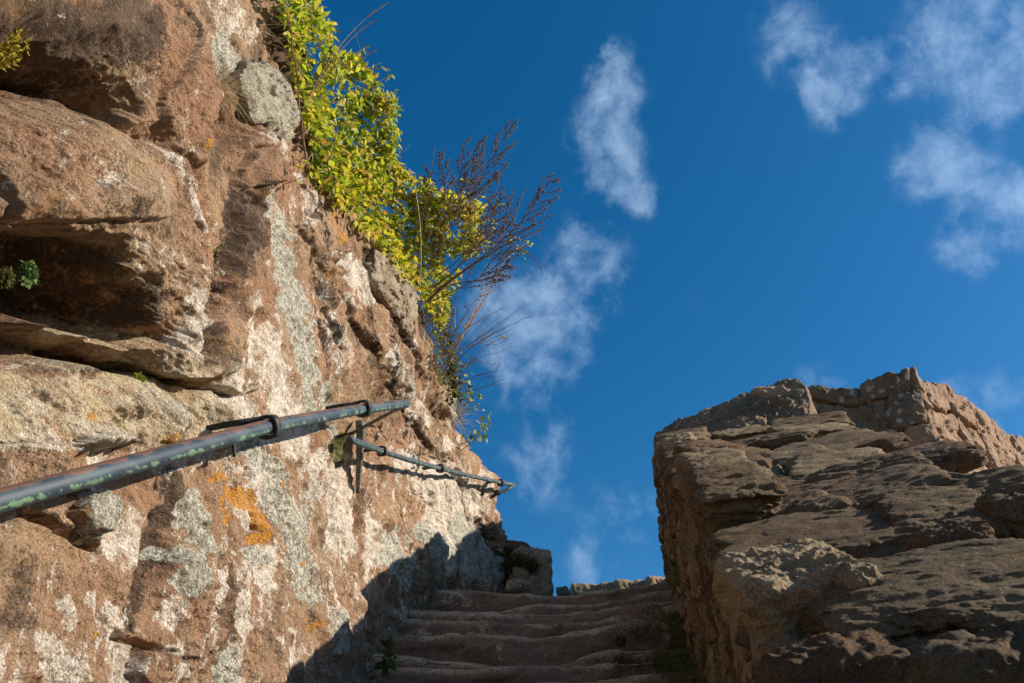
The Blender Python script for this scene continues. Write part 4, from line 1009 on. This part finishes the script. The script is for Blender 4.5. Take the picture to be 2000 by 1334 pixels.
LO = [(640,340),(700,330),(752,300),(775,322),(800,340),(835,352),(850,370),(880,378),(915,380),(945,402),(965,430),(960,462),(935,480),(915,505),(900,530),(886,565),(872,610),(866,640),(842,632),(812,552),(790,560),(770,520),(742,490),(735,462),(702,448),(688,415),(664,400)]
vine(UP, 4300, .30, [([(740,190),(770,182),(788,180)],7,.25),([(730,215),(765,225),(788,232)],6,.25),([(640,80),(650,60),(660,52)],6,.22),([(690,110),(712,95),(722,108)],6,.25),([(752,160),(764,146),(758,138)],5,.25),([(610,300),(585,330),(578,345)],7,.12),([(640,330),(600,345)],5,.12),([(700,130),(745,135),(755,128)],6,.25),([(745,250),(775,250)],6,.25)],
     [([(600,330,.05),(590,250,.08),(580,150,.1),(560,0,.1)],.006),([(650,400,.05),(640,330,.12),(660,250,.2)],.005),([(610,180,.03),(625,280,.08),(670,380,.1)],.006)], 'thick yellow green leafy vine hanging over the top of the cliff', 'vines on the cliff edge')
vine(LO, 4600, .9, [([(890,470),(940,450),(1000,462)],14,.2),([(880,500),(930,500),(960,480)],12,.2),([(900,430),(950,405),(985,400)],9,.2),([(850,400),(900,378),(940,385)],10,.25),([(880,440),(925,425),(948,428)],9,.25),([(900,470),(960,440),(990,428)],7,.25),([(920,480),(985,468),(1010,490)],8,.25),([(985,470),(1020,470),(1038,478)],7,.25),([(1005,485),(1025,500)],6,.25),([(860,360),(905,352),(925,350)],6,.2),([(700,420),(672,408)],6,.1),([(845,560),(868,600),(862,640)],12,.1)],
     [([(760,470,.03),(790,430,.12),(840,400,.2)],.006),([(800,560,.03),(850,500,.15),(900,460,.2)],.006)], 'yellower lower vine bush mixed with dead brown stalks at the cliff top', 'vines on the cliff edge')

def bez(P, n):
    P = np.asarray(P, float); t = np.linspace(0, 1, n)[:, None]
    while len(P) > 1 and len(P) < 3: P = np.vstack([P[0], P.mean(0), P[-1]])
    if len(P) == 3: return (1-t)**2*P[0]+2*t*(1-t)*P[1]+t*t*P[2]
    return (1-t)**3*P[0]+3*t*(1-t)**2*P[1]+3*t*t*(1-t)*P[2]+t**3*P[3]
def Q3(u, v, s): return at_s(u, v, s)
def seed_plume(stm, sd_, path, s, side=10, lmax=.26, first=.35, rr=.0030, dens=.8):
    """stalk with upswept side sprays set with small seed heads"""
    Q = bez([Q3(u, v, s) for u, v in path], 30); V, Fs = tube(Q, np.linspace(rr, .0012, 30), 6, False); stm.add(V, Fs)
    T = Q[-1]-Q[0]; T /= np.linalg.norm(T); ax = np.cross(T, cF); ax /= np.linalg.norm(ax)
    def seeds(A, B, nn):
        for k in range(int(nn*dens)):
            t = RNG.rand(); p = A+(B-A)*t+RNG.normal(size=3)*.0035
            L = RNG.uniform(.004, .0095); d = (B-A)/np.linalg.norm(B-A)+RNG.normal(size=3)*.5; d /= np.linalg.norm(d)
            x = np.cross(d, RNG.normal(size=3)); x /= np.linalg.norm(x); y = np.cross(d, x)
            Vv = np.array([p, p+x*L*.38+d*L*.5, p+y*L*.38+d*L*.5, p-x*L*.38+d*L*.5, p-y*L*.38+d*L*.5, p+d*L*1.1])
            sd_.add(Vv, [(0,2,1),(0,3,2),(0,4,3),(0,1,4),(5,1,2),(5,2,3),(5,3,4),(5,4,1)])
    for k in range(side):
        t = first+(1-first)*(k+.5)/side; i = min(28, int(t*29)); L = lmax*(1-t)**.75*RNG.uniform(.7, 1.15)+.03
        sg = 1 if k % 2 else -1
        d = T*RNG.uniform(.75, 1.05)+ax*sg*RNG.uniform(.35, .75)+RNG.normal(size=3)*.12+np.array([0, 0, .15]); d /= np.linalg.norm(d)
        q = bez([Q[i], Q[i]+d*L*.6, Q[i]+(d*.9+T*.3)*L], 8); V, Fs = tube(q, np.linspace(.0016, .0008, 8), 4, False); stm.add(V, Fs)
        for j in range(7): seeds(q[j], q[j+1], max(3, L*60))
        for j in range(2, 7):
            if RNG.rand() < .8:
                d2 = d+RNG.normal(size=3)*.45; d2 /= np.linalg.norm(d2); e = q[j]+d2*L*RNG.uniform(.12, .3)
                V, Fs = tube([q[j], e], .0008, 3, False); stm.add(V, Fs); seeds(q[j], e, 8)
    for j in range(16, 29): seeds(Q[j], Q[j+1], 4)
dw = empty('dead_weed', on_cliff(850, 590), 'dead brown plumed weed stalks reaching over the sky from the lower vine', 'dead weed')
stm, sdd = MB(), MB()
SW = 3.75
for (path, side, lm, f) in [([(830,520),(890,440),(930,360),(1003,240)],17,.34,.30),([(840,575),(940,500),(1010,470),(1080,342)],17,.30,.38),
    ([(840,480),(885,420),(905,350),(906,275)],9,.10,.5),([(850,480),(900,420),(925,350),(938,272)],9,.10,.5),([(850,520),(930,480),(975,470),(1003,430)],9,.16,.3),
    ([(850,540),(920,500),(960,440),(985,380)],9,.14,.4),([(830,500),(880,430),(870,360),(858,302)],7,.09,.6),([(845,560),(900,530),(940,470),(975,350)],10,.16,.35),
    ([(840,590),(900,560),(960,540),(1010,480)],9,.18,.3),([(850,560),(900,520),(930,500),(960,400)],9,.14,.4),([(870,560),(930,540),(960,560),(995,510)],7,.10,.4),
    ([(830,480),(850,430),(880,400),(975,345)],10,.12,.4),([(830,450),(840,400),(840,380),(835,330)],6,.08,.5)]:
    one = MB(); seed_plume(one, sdd, path, SW+RNG.uniform(-.15, .2), side, lm, f); one.build('stalk', M_stem, dw)
V, Fs = tube(bez([Q3(835,590,3.7), Q3(870,550,3.7), Q3(930,510,3.75), Q3(1010,465,3.8)], 20), np.linspace(.009, .003, 20), 7, False); part('stalk', V, Fs, M_stem, dw)
V, Fs = tube(bez([Q3(985,470,SW), Q3(1030,490,SW), Q3(1045,505,SW), Q3(1061,532,SW)], 16), np.linspace(.003, .0015, 16), 5, False); part('stalk', V, Fs, M_stem, dw)
V, Fs = tube(bez([Q3(820,470,SW), Q3(826,400,SW), Q3(840,360,SW), Q3(850,282,SW)], 10), .0011, 4, False); stm.add(V, Fs)
stm.build('stalk', M_stem, dw); sdd.build('seed_head', M_seed, dw)

# bare shrub lower down
def twigs(mb, A, B, r, depth, spread=.35, kids=4):
    m = (A+B)/2+RNG.normal(size=3)*np.linalg.norm(B-A)*.08; q = bez([A, m, B], 12); V, Fs = tube(q, np.linspace(r, r*.45, 12), 5, False); mb.add(V, Fs)
    if depth <= 0: return
    d0 = B-A; L = np.linalg.norm(d0)
    for k in range(kids):
        i = RNG.randint(3, 12); d = d0/L+RNG.normal(size=3)*spread; d /= np.linalg.norm(d)
        twigs(mb, q[i], q[i]+d*L*RNG.uniform(.25, .55), r*.5, depth-1, spread, kids)
bs = empty('bare_shrub', on_cliff(868, 720), 'leafless twiggy shrub with pale pink stems on the cliff edge', 'shrub')
t1, t2, lf = MB(), MB(), MB(); SB = 4.55
for (a, b, r) in [((868,730),(945,560),.006),((862,700),(985,508),.006),((905,640),(985,508),.004),((870,690),(975,655),.003)]:
    one = MB(); twigs(one, Q3(*a, SB), Q3(*b, SB+.1), r, 1, .3, 3); one.build('stem', M_twig, bs)
for (a, b) in [((870,730),(1005,632)),((868,740),(960,668)),((872,720),(990,640)),((880,760),(930,690)),((868,710),(925,620)),((872,735),(968,690)),((874,700),(1010,605)),((876,770),(985,740)),((880,760),(975,725)),((862,700),(900,560)),((866,690),(930,585))]:
    one = MB(); twigs(one, Q3(*a, SB), Q3(*b, SB+RNG.uniform(-.2, .3)), .0028, 2, .35, 3); one.build('twig', M_stem, bs)
for _ in range(800):
    v = RNG.uniform(560, 790); u = np.interp(v, [560, 640, 700, 790], [850, 858, 872, 888])+RNG.normal(0, 15); put_leaf(lf, on_cliff(u, v, RNG.uniform(.0, .12)) if u < 870 else Q3(u, v, SB), RNG.uniform(.014, .034), tint_pick(0, 0, .2)*RNG.choice([.3, .5, .7]))
for (u, v) in [(980,657),(915,740),(905,735),(925,765),(918,775)]: put_leaf(lf, Q3(u, v, SB), .04, tint_pick(0, 0, .2))
for _ in range(1100):                                      # matted dead growth at the foot of the twigs
    v = RNG.uniform(560, 780); u = np.interp(v, [560, 640, 700, 780], [838, 850, 872, 892])+RNG.normal(0, 16); A = on_cliff(min(u, 880), v, .03)
    d = RNG.normal(size=3); d[0] = abs(d[0]); d /= np.linalg.norm(d); q = bez([A, A+d*.05, A+d*.10+np.array([0, 0, -.02])], 5); V, Fs = tube(q, .0011, 3, False); t2.add(V, Fs)
t2.build('dead_growth', M_stem, bs)['kind'] = 'stuff'; lf.build('foliage', M_leaf, bs)

sp = empty('sprig', on_cliff(905, 850), 'small leafy hanging sprig with yellow green leaves below the bare shrub', 'sprig')
t1, lf = MB(), MB(); SS = 5.0
for path in [[(885,760),(920,780),(935,800),(948,835)],[(890,800),(915,850),(930,870),(945,840)],[(895,870),(925,860),(945,845),(950,810)],[(885,740),(905,765),(925,770),(940,775)],[(900,880),(925,862),(935,850)]]:
    q = bez([Q3(u, v, SS) for u, v in path], 14); V, Fs = tube(q, np.linspace(.003, .0012, 14), 5, False); part('stem', V, Fs, M_stem, sp)
for (u, v, r, n) in [(940,778,12,9),(945,832,14,14),(910,858,10,6),(914,770,10,8),(935,850,10,9),(955,826,6,3),(930,800,8,4),(905,862,8,5),(952,812,7,4)]:
    for _ in range(n): put_leaf(lf, Q3(u+RNG.normal()*r*.7, v+RNG.normal()*r*.8, SS+RNG.normal()*.03), RNG.uniform(.028, .045), tint_pick(0, 0, .1)*(1 if RNG.rand() < .7 else .4), dirv=RNG.normal(size=3)*.4+np.array([.2, 0, -1.0]))
lf.build('foliage', M_leaf, sp)

def grass(name, label, u, v, n, lens, fan, mat, out=.02, r=.0009, spread=.02, up=.6, cat='grass tuft'):
    A0 = on_cliff(u, v, out); root = empty(name, A0, label, cat, 'dry grass tufts on the cliff'); mb = MB()
    for _ in range(n):
        A = A0+RNG.normal(size=3)*spread; d = np.array([RNG.uniform(.1, 1), RNG.normal()*fan, RNG.normal()*fan+up]); d /= np.linalg.norm(d)
        L = RNG.uniform(*lens); g = np.array([.15, 0, -1.0]); q = bez([A, A+d*L*.5, A+d*L+g*L*RNG.uniform(.1, .55)], 9)
        V, Fs = tube(q, np.linspace(r, r*.4, 9), 3, False); mb.add(V, Fs)
    mb.build('blade', mat, root); return root
grass('dry_grass', 'brown wiry grass tuft in the crack left of the grey rock', 430, 175, 130, (.05, .17), .9, M_straw)
grass('dry_grass', 'pale long grass stalks at the top edge between crack and vine', 462, 30, 46, (.12, .34), .9, M_straw, up=.0, spread=.06)
grass('dry_grass', 'small curled root tuft just below the grey rock', 495, 258, 60, (.03, .07), .9, M_stem, spread=.012)
grass('dry_grass', 'bleached grass tuft on the cliff edge beside the leafy sprig', 885, 812, 110, (.08, .24), .7, M_straw, out=.0, r=.0016, spread=.035, up=.7)
lg = empty('grass_stalk', on_cliff(640, 90, .1), 'few long thin seed stalks rising over the sky beside the upper vine', 'grass stalk'); mb = MB()
for path in [[(600,200),(650,90),(700,40),(760,4)],[(600,210),(640,120),(690,60),(735,40)],[(560,240),(640,190),(700,110),(735,98)],[(540,160),(600,120),(650,60)],[(560,180),(600,172),(640,160)],[(820,560),(830,420),(800,330)]]:
    q = bez([Q3(u, v, 2.75) for u, v in path], 16); V, Fs = tube(q, np.linspace(.0013, .0011, 16), 4, False); mb = MB(); mb.add(V, Fs)
    for j in range(11, 15):
        for _ in range(3): V, Fs = tube([q[j], q[j+1]+RNG.normal(size=3)*.003], .0009, 3, False); mb.add(V, Fs)
    mb.build('stalk', M_straw, lg)

# ------------------------------------------------------------------ moss and little plants
def moss(name, label, centers, n, size, mat, surf, L=(.006, .014), group='moss cushions'):
    mb = MB()
    for _ in range(n):
        c = centers[RNG.randint(len(centers))]; P = surf(c[0]+RNG.normal()*c[2], c[1]+RNG.normal()*c[3])
        P = P+RNG.normal(size=3)*size
        for _k in range(3):
            d = RNG.normal(size=3)+np.array([.9, -.2, .5]); d /= np.linalg.norm(d); x = np.cross(d, RNG.normal(size=3)); x /= np.linalg.norm(x); l = RNG.uniform(*L)
            mb.add(np.array([P-x*l*.22, P+x*l*.22, P+d*l+x*l*.05, P+d*l-x*l*.05]), [(0, 1, 2, 3)])
    return tag(mb.build(name, mat, None), label, 'moss', group)
def step_at(u, v):
    u = min(u, 1330)
    for (s, pts) in STEP_LINES[::-1]:
        if v > np.interp(u, [p[0] for p in pts], [p[1] for p in pts]): return at_y(u, v, float(W3(0, s, -1.35)[1])-.012)
    return at_y(u, 1200, float(W3(0, 3.9, -1.35)[1]))
oc = lambda h: (lambda u, v: on_cliff(u, v, h))
moss('moss', 'yellow green moss cushion at the far left edge high on the cliff', [(5,82,16,15),(2,105,12,12)], 900, .006, M_mossy, oc(-.02))
moss('moss', 'olive and orange moss clump in the groove of the cliff', [(398,470,8,8),(410,488,9,8),(402,500,6,5)], 800, .005, M_moss, oc(-.005))
moss('moss', 'mustard moss streak on the cliff just left of the rail strut', [(650,850,8,10),(655,870,8,14),(645,890,5,12),(660,900,3,8)], 700, .004, M_mossy, oc(.01), (.004, .009))
moss('moss', 'dark moss covering the left half of the boulder', [(1010,1095,14,12),(1005,1118,14,14),(1036,1106,7,8)], 1500, .006, M_dmoss, lambda u, v: at_s(u, v, 6.15), (.008, .016))
moss('moss', 'dark moss on the steps against the foot of the parapet', [(1262,1205,14,16),(1240,1245,20,14),(1283,1245,10,22),(1262,1295,30,12),(1210,1252,6,5),(1220,1290,14,5)], 1000, .004, M_dmoss, step_at, (.004, .011))
moss('moss', 'yellowish moss hanging on the foot of the parapet face', [(1300,1225,6,22),(1312,1270,8,20)], 800, .008, M_moss, lambda u, v: (lambda d: d*(.225/d[0]))(ray(u, v)), (.008, .02))
def rosette(name, label, u, v, out, n, r, L, tints, cat='plant', down=False, P=None):
    A = on_cliff(u, v, out) if P is None else P; root = empty(name, A, label, cat); mb = MB(); st = MB()
    for _ in range(n):
        d = RNG.normal(size=3); d[0] = abs(d[0]); d /= np.linalg.norm(d)
        put_leaf(mb, A+d*r*RNG.uniform(.3, 1)*np.array([.6, 1, 1]), RNG.uniform(*L), np.array(tints[RNG.randint(len(tints))])*RNG.uniform(.8, 1.2), dirv=d+RNG.normal(size=3)*.5, wr=.7)
    for _ in range(6):
        d = RNG.normal(size=3); d[0] = abs(d[0]); V, Fs = tube([A, A+d/np.linalg.norm(d)*r], .0012, 4, False); st.add(V, Fs)
    mb.build('foliage', M_fern, root); st.build('stem', M_stem, root)
G = [(.07,.13,.04),(.12,.20,.06),(.17,.25,.09)]
rosette('rock_fern', 'small grey green fern clump growing in the dark hollow', 52, 535, -.10, 260, .026, (.008, .016), G)
rosette('rock_fern', 'small olive plant at the far left frame edge in the hollow', 8, 542, -.10, 160, .022, (.006, .013), [(.06,.07,.015),(.10,.11,.03)])
rosette('seedling', 'tiny bright green seedlings on the pale ledge under the overhang', 268, 742, -.045, 70, .020, (.006, .012), [(.22,.30,.03),(.30,.36,.05)])
rosette('wild_plant', 'dark green weed with long stalk in shade left of the steps', 0, 0, 0, 45, .07, (.02, .05), [(.035,.06,.012),(.06,.10,.02),(.12,.15,.03)], P=at_s(748, 1285, 3.25))

# ------------------------------------------------------------------ ground far below
m, t, b = new_mat('grassy_ground'); co = t.n('ShaderNodeTexCoord').outputs['Object']
t.put(b.inputs['Base Color'], t.mix(t.ramp(t.noise(co, .4, 8, .6), .4, .6), (.09, .085, .045), (.16, .12, .075)))
g = 2500.0; N = 60; gx = np.linspace(-1, 1, N); gx = np.sign(gx)*np.abs(gx)**3*g
X, Y = np.meshgrid(gx, gx); Z = -2.6-np.clip(np.hypot(X, Y)-6, 0, 60)*.25+.4*np.sin(X*.11)*np.cos(Y*.13)*(np.hypot(X, Y) > 12)
# the castle rock rises under the stairs
Z = Z+0.0
tag(mesh_obj('ground', np.stack([X, Y, Z], -1), grid_faces(N, N), m), kind='structure')
# landing behind the top step and fill under the masonry
bpy.context.view_layer.update()
print('objects', len(bpy.data.objects), 'verts', sum(len(o.data.vertices) for o in bpy.data.objects if o.type == 'MESH'))
